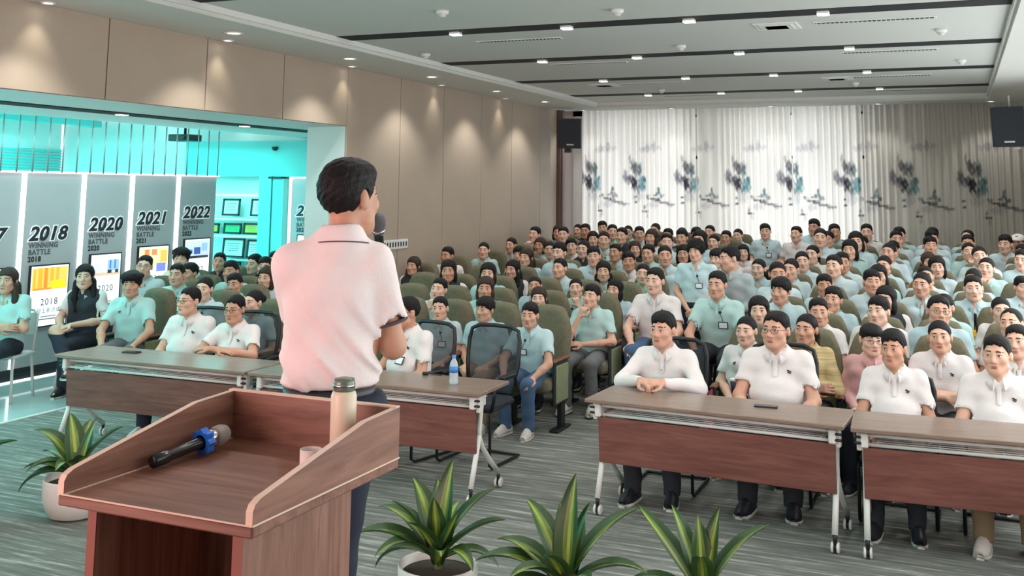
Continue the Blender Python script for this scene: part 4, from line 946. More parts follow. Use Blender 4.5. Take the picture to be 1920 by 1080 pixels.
def seated(arms='lap', yaw=0, pitch=0, roll=0, lean=0., long=False, belly=0., legs=0, coarse=False, fem=False):
    p = dict(lean=lean, long=long, belly=belly, fem=fem)
    cy = .05-lean
    p['pel'], p['chest'], p['neck'] = np.array((0, .02, .50)), np.array((0, cy, .85)), np.array((0, cy+.003-.02*(lean > 0), .965))
    p['Hc'] = p['neck']+np.array((0, -.048, .140)); p['R'] = rotm(yaw, pitch, roll)
    sw = .136 if fem else .150
    p['S'] = [np.array((sg*sw, cy, .905)) for sg in (-1, 1)]
    E, W, Hd, Hn, cu = {}, {}, {}, {}, {}
    for i, sg in enumerate((-1, 1)):
        E[i], W[i], Hd[i], Hn[i], cu[i] = (sg*.222, .03-lean*.5, .665), (sg*.10, -.19, .580), (-sg*.35, -.93, -.05), (0, -.1, 1), .35
        if arms == 'crossed': E[i], W[i], Hd[i], Hn[i], cu[i] = (sg*.222, -.06, .665), (-sg*.055, -.185+.03*i, .69+.03*i), (-sg, .12, .05), (0, -1, .2), .35
        if arms == 'knees': E[i], W[i], Hd[i] = (sg*.235, -.17-lean*.3, .665), (sg*.15, -.37, .545), (-sg*.25, -.9, -.35)
        if arms == 'clasp': E[i], W[i], Hd[i], Hn[i], cu[i] = (sg*.265, -.17, .735), (sg*.080, -.385, .795), (-sg*.80, -.55, 0), (sg*.1, -.45, .9), .85
        if arms == 'table': E[i], W[i], Hd[i], Hn[i], cu[i] = (sg*.275, -.16, .735), (-sg*.02, -.30-.03*i, .785+.012*i), (-sg, .1, 0), (0, -.3, 1), .3
        if arms == 'down': E[i], W[i], Hd[i] = (sg*.222, -.07, .66), (sg*.17, -.26, .60), (-sg*.2, -.95, -.1)
        if arms == 'crossknee': E[i], W[i], Hd[i] = (sg*.235, -.05, .68), (-.02+sg*.05, -.34, .66), (-sg*.5, -.8, -.2)
    if arms == 'chin':
        E[0], W[0], Hd[0], Hn[0], cu[0] = (-.19, -.21, .655), (-.075, -.150, .905), (.35, .10, .93), (-.35, -.92, .1), .95
        E[1], W[1], Hd[1], Hn[1], cu[1] = (.24, -.07, .665), (-.02, -.20, .64), (-1, -.1, .05), (0, -.6, .8), .3
    p['E'], p['W'], p['Hd'], p['Hn'], p['cu'] = [np.array(E[i], float) for i in (0, 1)], [np.array(W[i], float) for i in (0, 1)], Hd, Hn, cu
    if legs == 1:   # one leg over the other
        p['hip'] = [np.array((-.09, -.02, .50)), np.array((.09, -.02, .50))]; p['knee'] = [np.array((-.06, -.44, .62)), np.array((.04, -.43, .48))]; p['ank'] = [np.array((.16, -.56, .30)), np.array((.02, -.38, .09))]; p['toe'] = [np.array((.20, -.70, .26)), np.array((.02, -.54, .035))]
    else:
        p['hip'] = [np.array((sg*.09, -.02, .50)) for sg in (-1, 1)]; p['knee'] = [np.array((sg*.125, -.43, .485)) for sg in (-1, 1)]; p['ank'] = [np.array((sg*.125, -.40+.04*i, .09)) for i, sg in enumerate((-1, 1))]; p['toe'] = [np.array((sg*.145, -.55+.04*i, .035)) for i, sg in enumerate((-1, 1))]
    p['shoulder_r'] = .054 if fem else .058; p['stand'] = False
    return p
def standing(yaw, pitch=0):
    p = dict(lean=0, long=False, belly=.0, fem=False, stand=True, shoulder_r=.060)
    p['pel'], p['chest'], p['neck'] = np.array((0, .0, .93)), np.array((0, .02, 1.31)), np.array((0, .022, 1.455)); p['Hc'] = np.array((0, -.018, 1.618)); p['R'] = rotm(yaw, pitch, 0)
    p['S'] = [np.array((sg*.178, .02, 1.405)) for sg in (-1, 1)]
    p['hip'] = [np.array((sg*.09, 0, .90)) for sg in (-1, 1)]; p['knee'] = [np.array((sg*.10, -.02, .49)) for sg in (-1, 1)]; p['ank'] = [np.array((sg*.11, .02, .09)) for sg in (-1, 1)]; p['toe'] = [np.array((sg*.13, -.13, .035)) for sg in (-1, 1)]
    return p
def body_mesh(p, name='person', zt=None):
    s = SDF(); pel, ch, nk, Hc, R = p['pel'], p['chest'], p['neck'], p['Hc'], p['R']; st = p['stand']
    for sg in (-1, 1): s.cap(pel+np.array((sg*.055, 0, .02)), ch+np.array((sg*.060, 0, .0)), .085, .085, .05)
    s.cap(p['S'][0]+np.array((.03, 0, 0)), p['S'][1]-np.array((.03, 0, 0)), .044, None, .05)
    head_ops(s, Hc, R)
    s.cap(nk-np.array((0, 0, .04)), Hc+R @ np.array((0, .022, -.05)), .052 if not p['fem'] else .046, .050 if not p['fem'] else .044, .022)
    s.cap(nk+np.array((0, -.045, .0)), ch+np.array((0, -.062, .045)), .030, .028, .03)
    for i in (0, 1):
        s.cap(p['S'][i], p['E'][i], .044, .038, .02); s.cap(p['E'][i], (p['E'][i]*.6+p['W'][i]*.4), .039, .037, .02); s.cap((p['E'][i]*.6+p['W'][i]*.4), p['W'][i], .037, .025, .02)
        hand(s, p['W'][i], p['Hd'][i], p['Hn'][i], (1 if i == 0 else -1)*p.get('tside', 1), p['cu'][i])
        s.cap(p['hip'][i], p['knee'][i], .078, .055, .03); s.cap(p['knee'][i], p['ank'][i], .052, .036, .02); s.cap(p['ank'][i], p['toe'][i], .030, .018, .02)
    pts = np.array(p['E']+p['W']+p['toe']+p['S']); lo = pts.min(0)-.16; hi = pts.max(0)+.16
    hx, hy, hz = Hc; h = .0055
    hands = np.array(p['W'])
    def ax(a, lo_, hi_, c, half, ch_=.0115, extra=None):
        zs = []; v = lo_
        while v < hi_:
            fine = abs(v-c) < half or (extra is not None and extra[0] < v < extra[1]); zs.append(v); v += h*1.15 if fine else ch_
        zs.append(hi_); return np.array(zs)
    xs = ax(0, min(lo[0], -.26), max(hi[0], .26), hx, .095, .009); ys = ax(1, min(lo[1], -.2), .24, hy-.02, .105, .010, (hands[:, 1].min()-.10, hands[:, 1].max()+.03)); hzr = (hands[:, 2].min()-.05, hands[:, 2].max()+.09)
    zs = ax(2, -.02, hz+.14, hz-.01, .125, .0145, hzr)
    me = sdf_mesh(name, s, xs, ys, zs, SK[0]); return me
def shirt_sdf(p, infl=0., sleeves=True):
    s = SDF(); pel, ch, nk = p['pel'], p['chest'], p['neck']; fem = p['fem']; st = p['stand']
    ox = p.get('ox', 0.0); hw = p.get('hw', .058 if fem else .068); r0, r1 = (.100, .098) if fem else (.106, .108)
    for sg in (-1, 1): s.cap(pel+np.array((sg*hw, 0, .03)), ch+np.array((sg*(hw+.008), 0, -.01)), r0+infl, r1+infl, .07)
    if p['belly']: s.ell((0, pel[1]-.055, pel[2]+.16), (.15, .11+p['belly'], .16), .06)
    if fem: s.ell((.062, ch[1]-.085, ch[2]-.03), (.058, .050, .052), .04); s.ell((-.062, ch[1]-.085, ch[2]-.03), (.058, .050, .052), .04)
    sr = p['shoulder_r']+infl
    s.cap(nk+np.array((0, .003, -.034)), p['S'][0]+np.array((.012, 0, -.004)), sr, sr, .05); s.cap(nk+np.array((0, .003, -.034)), p['S'][1]-np.array((.012, 0, .004)), sr, sr, .05)
    s.cap(nk+np.array((0, .005, -.02)), nk+np.array((0, .005, .012)), .066+infl, .060+infl, .05)
    if sleeves:
        for i in (0, 1):
            S, E, W = p['S'][i], p['E'][i], p['W'][i]
            if p['long']:
                s.cap(S, E, .058, .052, .03); s.cap(E, W+(E-W)*.06, .055, .036, .02)
            else:
                Q = S+(E-S)*.72; s.cap(S, Q, .060, .060, .03); u = (E-S)/np.linalg.norm(E-S); s.cap(Q+u*.018, Q+u*.14, .0605, .0605, .004, sub=True)
    else:
        for i in (0, 1): s.cap(p['S'][i]+np.array(((1 if i else -1)*.055, 0, -.05)), p['S'][i]+np.array(((1 if i else -1)*.055, 0, .1)), .052, None, .01, sub=True)
    s.cap(nk+np.array((0, -.010, .022)), nk+np.array((0, -.022, .14)), .050, .085, .012, sub=True)
    s.cap(nk+np.array((0, -.075, .012)), ch+np.array((0, -.128, .035)), .024, .010, .012, sub=True)
    zc = pel[2]-.035 if not st else p.get('hem', .98)
    s.fn(lambda X, Y, Z: Z-zc-.012*np.sin(X*14)*0, (-1, -1, -1), (1, 1, 3), 0, True)
    return s
def wr(a, f=1.0, fem=False):
    return lambda X, Y, Z: a*(np.sin(f*(34*Z+16*X+3*np.sin(11*X+5*Z)))*.6+.5*np.sin(f*(22*X-40*Z+2*np.sin(17*Y)))+.35*np.sin(f*(60*Z+30*Y+9*X)))
def cloth_mesh(name, s, p, m_, h=.0135, disp=None):
    pts = np.array(p['E']+p['S']+(p['W'] if p['long'] else [])); lo = pts.min(0)-.11; hi = pts.max(0)+.11
    xs = A(min(lo[0], -.27), max(hi[0], .27)+h, h); ys = A(min(lo[1], p['chest'][1]-.24), max(.2, p['chest'][1]+.17), h); zs = A(p['pel'][2]-.15, p['neck'][2]+.10, h)
    D = s.grid(xs, ys, zs)
    if disp: D = D+disp(xs[:, None, None], ys[None, :, None], zs[None, None, :])
    V, F = nets(D, xs, ys, zs); me = bpy.data.meshes.new(name); fast_mesh(me, V, F); me.materials.append(m_); return me
def collar_mesh(p, m_):
    nk = p['neck']; V = []; F = []; n = 22; g = .36
    for i in range(n+1):
        a = g+(2*PI-2*g)*i/n; fx, fy = math.sin(a), -math.cos(a)    # a=0 front (-y)
        fr = max(0, math.cos(a)); bk_ = max(0, -math.cos(a)); tip = math.exp(-((min(a-g, 2*PI-g-a))/.35)**2)
        for (r, dz) in ((.058, -.030), (.060, .030), (.066, .034), (.094, -.012-.030*tip), (.086, -.020-.030*tip)):
            V.append((nk[0]+fx*r*1.02, nk[1]-.006+fy*r*(1+.10*fr), nk[2]+dz+.014*bk_-.030*fr))
    for i in range(n):
        for j in range(5): F.append((i*5+j, i*5+(j+1) % 5, i*5+5+(j+1) % 5, i*5+5+j))
    F += [tuple(range(5)), tuple(n*5+j for j in range(4, -1, -1))]
    t = MB(); t.add(V, F, 0, True); return t.mesh('collar', m_)
def trouser_mesh(p, m_):
    s = SDF(); st = p['stand']
    for i in (0, 1):
        s.cap(p['hip'][i], p['knee'][i], .092, .070, .03); s.cap(p['knee'][i], p['ank'][i]+np.array((0, 0, -.02)), .068, .056, .02)
    pel = p['pel']; s.cap(pel+np.array((-.06, 0, -.02)), pel+np.array((.06, 0, -.02)), .112, None, .05)
    top = .595 if not st else 1.012
    if st: s.cap(pel+np.array((-.07, 0, .0)), pel+np.array((.07, 0, .0)), .105, None, .05); s.cap((-.07, 0, .98), (.07, 0, .98), .098, None, .05)
    s.fn(lambda X, Y, Z: top-Z, (-1,)*3, (2,)*3, 0, True); s.fn(lambda X, Y, Z: Z-.058, (-1,)*3, (2,)*3, 0, True)
    xs = A(-.34, .36, .016); ys = A(min(q[1] for q in p['knee']+p['ank'])-.10, .22, .016); zs = A(0, top+.03, .016)
    D = s.grid(xs, ys, zs); D = D+wr(.003)(xs[:, None, None], ys[None, :, None], zs[None, None, :])
    V, F = nets(D, xs, ys, zs); me = bpy.data.meshes.new('trousers'); fast_mesh(me, V, F); me.materials.append(m_); return me
def shoe_mesh(a, b_):
    d = (b_-a); d[2] = 0; d /= np.linalg.norm(d); n = np.array((-d[1], d[0], 0)); t = MB(); V = []; F = []
    secs = [(-.075, .028, .095, .03), (-.06, .036, .10, .06), (-.01, .040, .116, .08), (.045, .044, .110, .10), (.10, .047, .086, .12), (.150, .040, .060, .14), (.178, .020, .038, .15)]
    lift = a[2]-.09; k = 10
    for sole in (0, 1):
        o = []
        for (x, w_, h_, _) in secs:
            row = []
            for j in range(k):
                an = PI*j/(k-1); yy = math.cos(an)*w_*(1.06 if sole else 1); zz = (.018 if not sole else 0)+(math.sin(an)*(h_-.018) if not sole else (.020 if 0 < j < k-1 else 0))
                row.append(a+d*x*(1.02 if sole else 1)+n*yy+np.array((0, 0, zz-a[2]+lift)))
            o += row
        V = [tuple(q) for q in o]; F = []
        for i in range(len(secs)-1):
            for j in range(k-1): F.append((i*k+j, i*k+j+1, i*k+k+j+1, i*k+k+j)[::-1])
            F.append((i*k, i*k+k, i*k+2*k-1, i*k+k-1)[::-1])
        F += [tuple(range(k))[::-1], tuple((len(secs)-1)*k+j for j in range(k))]
        t.add(V, F, sole, True)
    return t.mesh('shoe', [M_shoe, M_sole])
TPL = {}
def template(key, p, wrinkle=.0042, vest=False):
    T = dict(p=p); T['body'] = body_mesh(p); ss = shirt_sdf(p); T['ss'] = ss
    T['shirt'] = cloth_mesh('shirt', ss, p, C_WHITE, disp=wr(wrinkle)); T['collar'] = collar_mesh(p, C_WHITE); T['trousers'] = trouser_mesh(p, C_NAVY)
    T['shoes'] = [shoe_mesh(p['ank'][i].copy(), p['toe'][i].copy()) for i in (0, 1)]
    if vest: T['vest'] = cloth_mesh('vest', shirt_sdf(dict(p, long=False), .012, False), p, C_DARK, disp=wr(.002))
    def sy(x, z):
        y = ss.surf_y(x, z, -.45, .1); return (p['chest'][1]-.13) if y is None else y-.006
    cz = p['chest'][2]; t = MB(); b0 = cz-.10
    ya, yb = sy(.055, b0-.045), sy(.055, b0+.045); an = math.atan2(yb-ya, .09)
    t.box((.055, (ya+yb)/2-.006, b0), (.085, .006, .066), 0, rot=(-an, 0, 0), bev=.002); t.box((.055, (ya+yb)/2-.0095, b0), (.068, .003, .048), 1, rot=(-an, 0, 0)); y1 = sy(.03, cz+.015)
    t.lathe([(.001, -.008), (.013, -.007), (.014, 0)], (.03, y1+.002, cz+.015), 10, 0, rot=(PI/2, 0, 0)); t.tube([(.03, y1-.003, cz+.01), (.045, sy(.045, cz-.03)-.003, cz-.03), (.055, yb-.005, b0+.035)], .003, 5, 0)
    T['badge'] = t.mesh('badge', [M_badgef, M_badge])
    t = MB(); V = []; F = []
    for i in range(7):
        z = cz-.04+.105*i/6
        for x in (-.014, -.007, .007, .014): V.append((x, sy(x, z)-(.001 if abs(x) > .01 else .004), z))
    for i in range(6):
        for j in range(3): F.append((i*4+j, i*4+j+1, i*4+j+5, i*4+j+4))
    t.add(V, F, 0, True)
    for z in (cz-.02, cz+.02): t.lathe([(.001, -.003), (.005, -.002), (.005, 0)], (0, sy(0, z)-.004, z), 8, 0, rot=(PI/2, 0, 0))
    T['placket'] = t.mesh('placket', C_WHITE)
    t = MB()
    for dx, dz, w_, h_ in ((-.006, .006, .012, .010), (.006, .0, .014, .008), (.0, -.008, .020, .006)): t.box((.082+dx, sy(.082+dx, cz-.005+dz)-.002, cz-.005+dz), (w_, .004, h_), rot=(0, .3, 0))
    T['logo'] = t.mesh('logo', M_badgef)
    TPL[key] = T; return T
Q_ = [-13, 3, 15]
for q, yw in enumerate(Q_): template('L%d' % q, seated('lap', yw, (3, 0, -3)[q], (2, -3, 3)[q]), vest=(q == 1))
for q, yw in enumerate((-10, 8)): template('F%d' % q, seated('lap', yw, 2, 2, fem=True), vest=(q == 0))
template('C0', seated('crossed', -8, 0, 2, fem=True)); template('C1', seated('crossed', 5, 0, -2))
template('H0', seated('chin', -10, -4, 5)); template('K0', seated('knees', -8, 2, 0, lean=.10))
template('T0', seated('clasp', -14, 2, 0, lean=.06, long=True)); template('T1', seated('table', 4, 6, 0, lean=.03, belly=.03)); template('T2', seated('down', -14, 0, 0, belly=.025, lean=.02))
template('X0', seated('crossknee', 18, 0, -3, lean=.05, legs=1, fem=True), vest=True); template('J0', seated('lap', -25, 6, 0, lean=.06, long=True)); template('Y0', seated('crossed', -14, 0, 2, fem=True, long=True))
ps = standing(-8, 8); ps['E'] = [np.array((-.245, .0, 1.12)), np.array((.245, .0, 1.12))]; ps['W'] = [np.array((-.05, -.22, .93)), np.array((.05, -.22, .95))]; ps['Hd'] = {0: (.7, -.4, -.6), 1: (-.7, -.4, -.6)}; ps['Hn'] = {0: (-.3, -.9, .2), 1: (.3, -.9, .2)}; ps['cu'] = {0: .4, 1: .4}; template('S0', ps)

SHIRT = {'b': None, 'w': C_WHITE, 'g': C_GREEN, 'd': C_WHITE, 'e': C_DARK, 'j': C_GREY, 'y': C_YEL, 'k': C_PINK}
SH_W = {'b': 'pale blue polo', 'w': 'white polo', 'g': 'mint green polo', 'd': 'dark vest over white shirt', 'e': 'dark shirt', 'j': 'grey blue jacket', 'y': 'yellow striped jacket', 'k': 'pink cardigan'}
HR_W = {'s': 'short black hair', 'r': 'receding short hair', 'f': 'black fringe', 'u': 'tousled black hair', 't': 'tied back hair', 'p': 'ponytail', 'G': 'tied hair and glasses', 'b': 'bobbed hair', 'l': 'long hair', 'a': 'big curly hair', 'c': 'a white cap', 'g': 'short hair and glasses'}
rp = random.Random(11)
def person(key, x, y, ztop, hair, shirt, label, rz=0., near=False, mirror=False, zf=None, badge=False, logo=False, trousers=None, shoe=None, sx=1.05, skin=None, ref=1.240, group='seated audience', smat=None):
    T = TPL[key]; zf = floor_z(y) if zf is None else zf; need = ztop-zf; sc_ = min(1.10, max(.88, need/ref)); z = zf+(need-sc_*ref)*(0 if abs(need-sc_*ref) < .015 else 1)
    r = obj('person', T['body'], None, (x, y, z), (0, 0, rz), (sc_*sx*(-1 if mirror else 1), sc_, sc_)); setmat(r, skin or SK[rp.choice((0, 0, 1, 2, 2, 3))])
    p = T['p']; Hc = tuple(p['Hc']); He = tuple(Matrix(p['R'].tolist()).to_euler())
    hk = {'c': 's', 's': rp.choice('sv')}.get(hair, hair); h_ = obj('hair', HK[hk], r, Hc, He)
    if hair in 'blp' and rp.random() < .3: setmat(h_, M_hairb)
    if hair == 'c': obj('cap', CAP, r, Hc, He)
    if True:
        for n_, me in (('eye', EYE_R), ('eye', EYE_L), ('eyebrow', BROW_R), ('eyebrow', BROW_L), ('lips', LIPS)): obj(n_, me, r, Hc, He)
    if hair in 'gG': obj('glasses', GLASSES, r, Hc, He)
    sm = smat or SHIRT[shirt] or rp.choice(C_BLUE); s_ = obj('shirt', T['shirt'], r); setmat(s_, sm); c_ = obj('collar', T['collar'], s_); setmat(c_, sm)
    if near and shirt in 'wb': q = obj('placket', T['placket'], s_); setmat(q, sm)
    if logo: obj('logo', T['logo'], s_)
    if shirt == 'd' and 'vest' in T: obj('vest', T['vest'], r)
    if badge: obj('badge', T['badge'], r)
    tr_ = obj('trousers', T['trousers'], r); setmat(tr_, trousers or rp.choice((C_NAVY, C_NAVY, C_JEAN, C_DARK)))
    for me in T['shoes']: q = obj('shoe', me, r); (setmat(q, shoe) if shoe else None)
    tag(r, label, 'person', group); return r

# front tables
FG = 'people at the front tables'
def front(key, x, y, zt, hair, label, rz=0, **k): return person(key, x, y, zt, hair, k.pop('shirt', 'w'), label, rz, near=True, zf=0, group=FG, **k)

CH = 'black mesh chair at the front tables, '
front('T0', -2.035, 7.62, 1.27, 's', 'man in white dress shirt with hands clasped on the table', sx=1.06, trousers=C_DARK, skin=SK[1])
mesh_chair(-2.035, 7.66, 0, CH+'under the man in the white dress shirt')
front('T2', -1.244, 7.72, 1.303, 'g', 'man with glasses in white polo behind the black phone', sx=1.12, logo=True, trousers=C_DARK, skin=SK[1])
mesh_chair(-1.244, 7.76, 0, CH+'under the man with glasses behind the phone')
front('T2', -0.443, 7.56, 1.244, 's', 'man in white polo sitting at the gap between the two tables', logo=True, trousers=C_DARK, skin=SK[3], sx=.98)
mesh_chair(-0.443, 7.60, 0, CH+'at the gap between the two tables').scale = (1, 1, .88)
front('T2', 0.188, 7.55, 1.249, 's', 'man in white polo with pinkish sneakers at the edge table', logo=True, trousers=C_KHAKI, shoe=M_shoew, skin=SK[0])
mesh_chair(0.188, 7.59, 0, CH+'under the man with pinkish sneakers').scale = (1, 1, .88)
front('T2', -6.413, 7.55, 1.249, 'g', 'stout man with glasses in white polo beside the exhibition opening', rz=.12, sx=1.1, logo=True, trousers=C_NAVY, shoe=M_shoew, skin=SK[0])
mesh_chair(-6.413, 7.59, .1, CH+'under the stout man by the exhibition')
front('T1', -5.853, 7.50, 1.21, 'g', 'man with glasses and folded arms resting on the table', rz=.05, logo=True, skin=SK[3])
bpy.data.objects  # keep
mesh_chair(-5.853, 7.54, .05, CH+'under the man with folded arms')
front('T2', -4.189, 7.60, 1.27, 'g', 'man in white polo with lanyard half hidden by the speaker', rz=-.35, logo=True, badge=True, skin=SK[3])
mesh_chair(-4.189, 7.66, -.25, CH+'under the man half hidden by the speaker')
mesh_chair(-3.60, 7.70, -.06, 'empty black mesh back chair beside the water bottle')
mesh_chair(-5.25, 7.62, .12, 'empty black mesh chair behind the speaker, beside the folded arms man')

EX = 'people beside the year boards'
def exh(key, x, y, zt, hair, shirt, label, rz=0, near=True, **k): return person(key, x, y, zt, hair, shirt, label, rz, near=near, zf=0, group=EX, **k)
exh('C1', -8.90, 7.70, 1.31, 'l', 'g', 'smiling woman in mint polo with folded arms at the picture edge', .35, smat=C_BLUE[3])
exh('X0', -8.63, 8.50, 1.31, 'l', 'd', 'long haired woman in dark vest, legs crossed, before the 2020 board', .30, trousers=C_NAVY)
exh('K0', -7.86, 8.40, 1.27, 'u', 'b', 'young man with tousled hair, mint blue polo and grey trousers', .35, trousers=C_GREYT, mirror=True, smat=C_BLUE[3], logo=True)
exh('L2', -8.88, 9.60, 1.33, 'g', 'w', 'man with glasses in white polo before the 2021 board', .3, smat=C_GREY, logo=True, near=False)
exh('L1', -8.21, 9.40, 1.27, 's', 'g', 'man in mint polo with badge behind the stout man with glasses', .25, badge=True, smat=C_BLUE[3])
exh('L2', -9.12, 10.5, 1.36, 'u', 'w', 'young man with glasses looking down before the 2022 board', .3, near=False)
exh('L0', -8.54, 10.0, 1.23, 's', 'w', 'person half hidden behind the mint polo man', .1, near=False)
exh('F1', -7.15, 8.60, 1.23, 't', 'b', 'woman with tied hair behind the stout man with glasses', .15, badge=True)
exh('L2', -9.20, 11.35, 1.26, 's', 'e', 'slim man in dark shirt below the framed certificates', .2, near=False)
exh('L1', -8.01, 10.1, 1.27, 's', 'b', 'man bending his head so only dark hair shows', .1, near=False)
exh('L1', -7.28, 9.25, 1.21, 's', 'b', 'man in pale blue polo behind the folded arms man', .2)
exh('F0', -6.15, 8.10, 1.19, 't', 'b', 'woman in blue polo between the folded arms man and the speaker', .05)
exh('L0', -8.36, 11.0, 1.29, 's', 'e', 'man in dark shirt beside the cyan column', .15, near=False)
exh('L2', -7.89, 10.6, 1.29, 's', 'b', 'man in blue polo, second head left visible beside the speaker shoulder', .1, near=False, badge=True)
exh('F1', -7.20, 9.70, 1.26, 'b', 'b', 'woman in blue polo with badge touching the speaker shoulder outline', .05, near=False, badge=True)
exh('L1', -8.65, 11.85, 1.27, 's', 'e', 'dark haired man farthest back, just above the speaker shoulder', .1, near=False)
exh('L1', -5.32, 8.20, 1.17, 's', 'b', 'person in blue polo with badge mostly hidden by the speaker', .0, near=False, badge=True)
# seats of the exhibition side: plain olive seats
for (x, y, l) in ((-7.86, 8.44, 'tousled haired young man'), (-8.21, 9.44, 'mint polo man with badge'), (-8.88, 9.64, 'glasses man before the 2021 board'), (-9.12, 10.54, 'young man before the 2022 board'), (-8.54, 10.04, 'half hidden person'), (-7.15, 8.64, 'tied hair woman behind the stout man'),
                  (-9.20, 11.39, 'slim man below the certificates'), (-8.01, 10.14, 'man bending his head'), (-7.28, 9.29, 'man behind the folded arms man'), (-6.15, 8.14, 'woman between folded arms man and speaker'), (-8.36, 11.04, 'dark shirt man at the column'), (-7.89, 10.64, 'second head beside the speaker'), (-7.20, 9.74, 'woman touching the speaker outline'), (-8.65, 11.89, 'farthest dark haired man'), (-5.32, 8.24, 'person hidden by the speaker')):
    seat(x, y, 0, 'olive seat under the '+l, 'olive seats beside the exhibition opening')
def simple_chair(x, y, rz, m_, label, nm='stacking_chair', h=.45):
    r = empty(nm, (x, y, 0), rz); t = MB(); t.box((0, 0, h-.015), (.42, .42, .03), bev=.012); t.build('seat', m_, r)
    for sx in (-1, 1):
        for sy in (-1, 1): t = MB(); t.tube([(sx*.18, sy*.18, h-.02), (sx*.21, sy*.21, 0)], [.014, .016]); t.build('leg', M_metalw, r)
    t = MB(); t.tube([(-.19, .19, h-.02), (-.19, .24, h+.36), (-.14, .25, h+.40), (.14, .25, h+.40), (.19, .24, h+.36), (.19, .19, h-.02)], .014); t.build('back_frame', M_metalw, r)
    t = MB(); t.box((0, .24, h+.26), (.36, .02, .22), rot=(-.12, 0, 0), bev=.008); t.build('backrest', m_, r); tag(r, label, 'chair'); return r
M_acr = mat('chair_white', (214, 222, 222), .3)
simple_chair(-8.90, 7.74, .35, M_acr, 'white legged chair of the smiling woman at the picture edge')
simple_chair(-8.63, 8.54, .30, M_dark, 'grey chair under the long haired woman with crossed legs')

# people on stools in the aisle
def stool(x, y, k):
    z = floor_z(y); r = empty('stool', (x, y, z)); t = MB(); t.lathe([(.001, .40), (.16, .40), (.165, .42), (.15, .435), (.001, .437)], n=20); t.build('seat', M_dark, r)
    for q in range(4): a = PI/4+q*PI/2; t = MB(); t.tube([(.11*math.cos(a), .11*math.sin(a), .40), (.17*math.cos(a), .17*math.sin(a), 0)], .014); t.build('leg', M_black, r)
    tag(r, 'dark round stool in the aisle under the '+k, 'stool', 'stools in the aisle')
AI = 'people sitting in the aisle'
for (key, x, y, zt, h, s_, lab, mir, near, kw) in (
    ('K0', -2.84, 10.35, 1.385, 's', 'w', 'man in white polo in the aisle front, looking straight ahead', False, True, dict(skin=SK[2], logo=True)),
    ('K0', -2.20, 10.3, 1.38, 's', 'b', 'man in blue polo with badge, straight arms, in the aisle', False, True, dict(badge=True, trousers=C_DARK, smat=C_BLUE[3])),
    ('F0', -2.21, 12.5, 1.37, 't', 'b', 'woman with badge at the aisle behind the leaning jacket man', False, False, dict(badge=True)),
    ('F1', -2.86, 14.0, 1.28, 'b', 'k', 'woman in pink top peeking out behind the curly haired woman', False, False, {}),
    ('L0', -2.81, 13.0, 1.44, 'f', 'b', 'person with black fringe in the aisle behind the curly haired woman', False, False, {}),
    ('F0', -2.86, 15.0, 1.40, 'b', 'w', 'brown bobbed person high in the aisle', True, False, {}),
    ('L1', -2.88, 17.0, 1.64, 's', 'b', 'tall man with badge in the aisle far back', False, False, dict(badge=True)),
    ('L2', -2.36, 16.75, 1.62, 's', 'w', 'man in white polo sitting high in the aisle far back', True, False, {}),
    ('L0', -2.18, 17.5, 1.72, 's', 'b', 'tallest head before the curtains, behind the white polo man', False, False, dict(badge=True))):
    person(key, x, y, zt, h, s_, lab, 0, near=near, mirror=mir, group=AI, **kw)
    stool(x, y+.02, ' '.join(lab.split(',')[0].split()[:7]))
person('S0', -2.63, 11.15, 1.61, 'a', 'b', 'standing woman with big curly hair and badge, hands clasped in front', -.05, near=True, badge=True, ref=1.745, group=AI)
person('J0', -2.30, 11.55, 1.56, 's', 'j', 'man in grey blue jacket leaning sideways beside the curly haired woman', -.5, near=True, group=AI, sx=1.05); stool(-2.30, 11.6, 'leaning man in grey blue jacket')

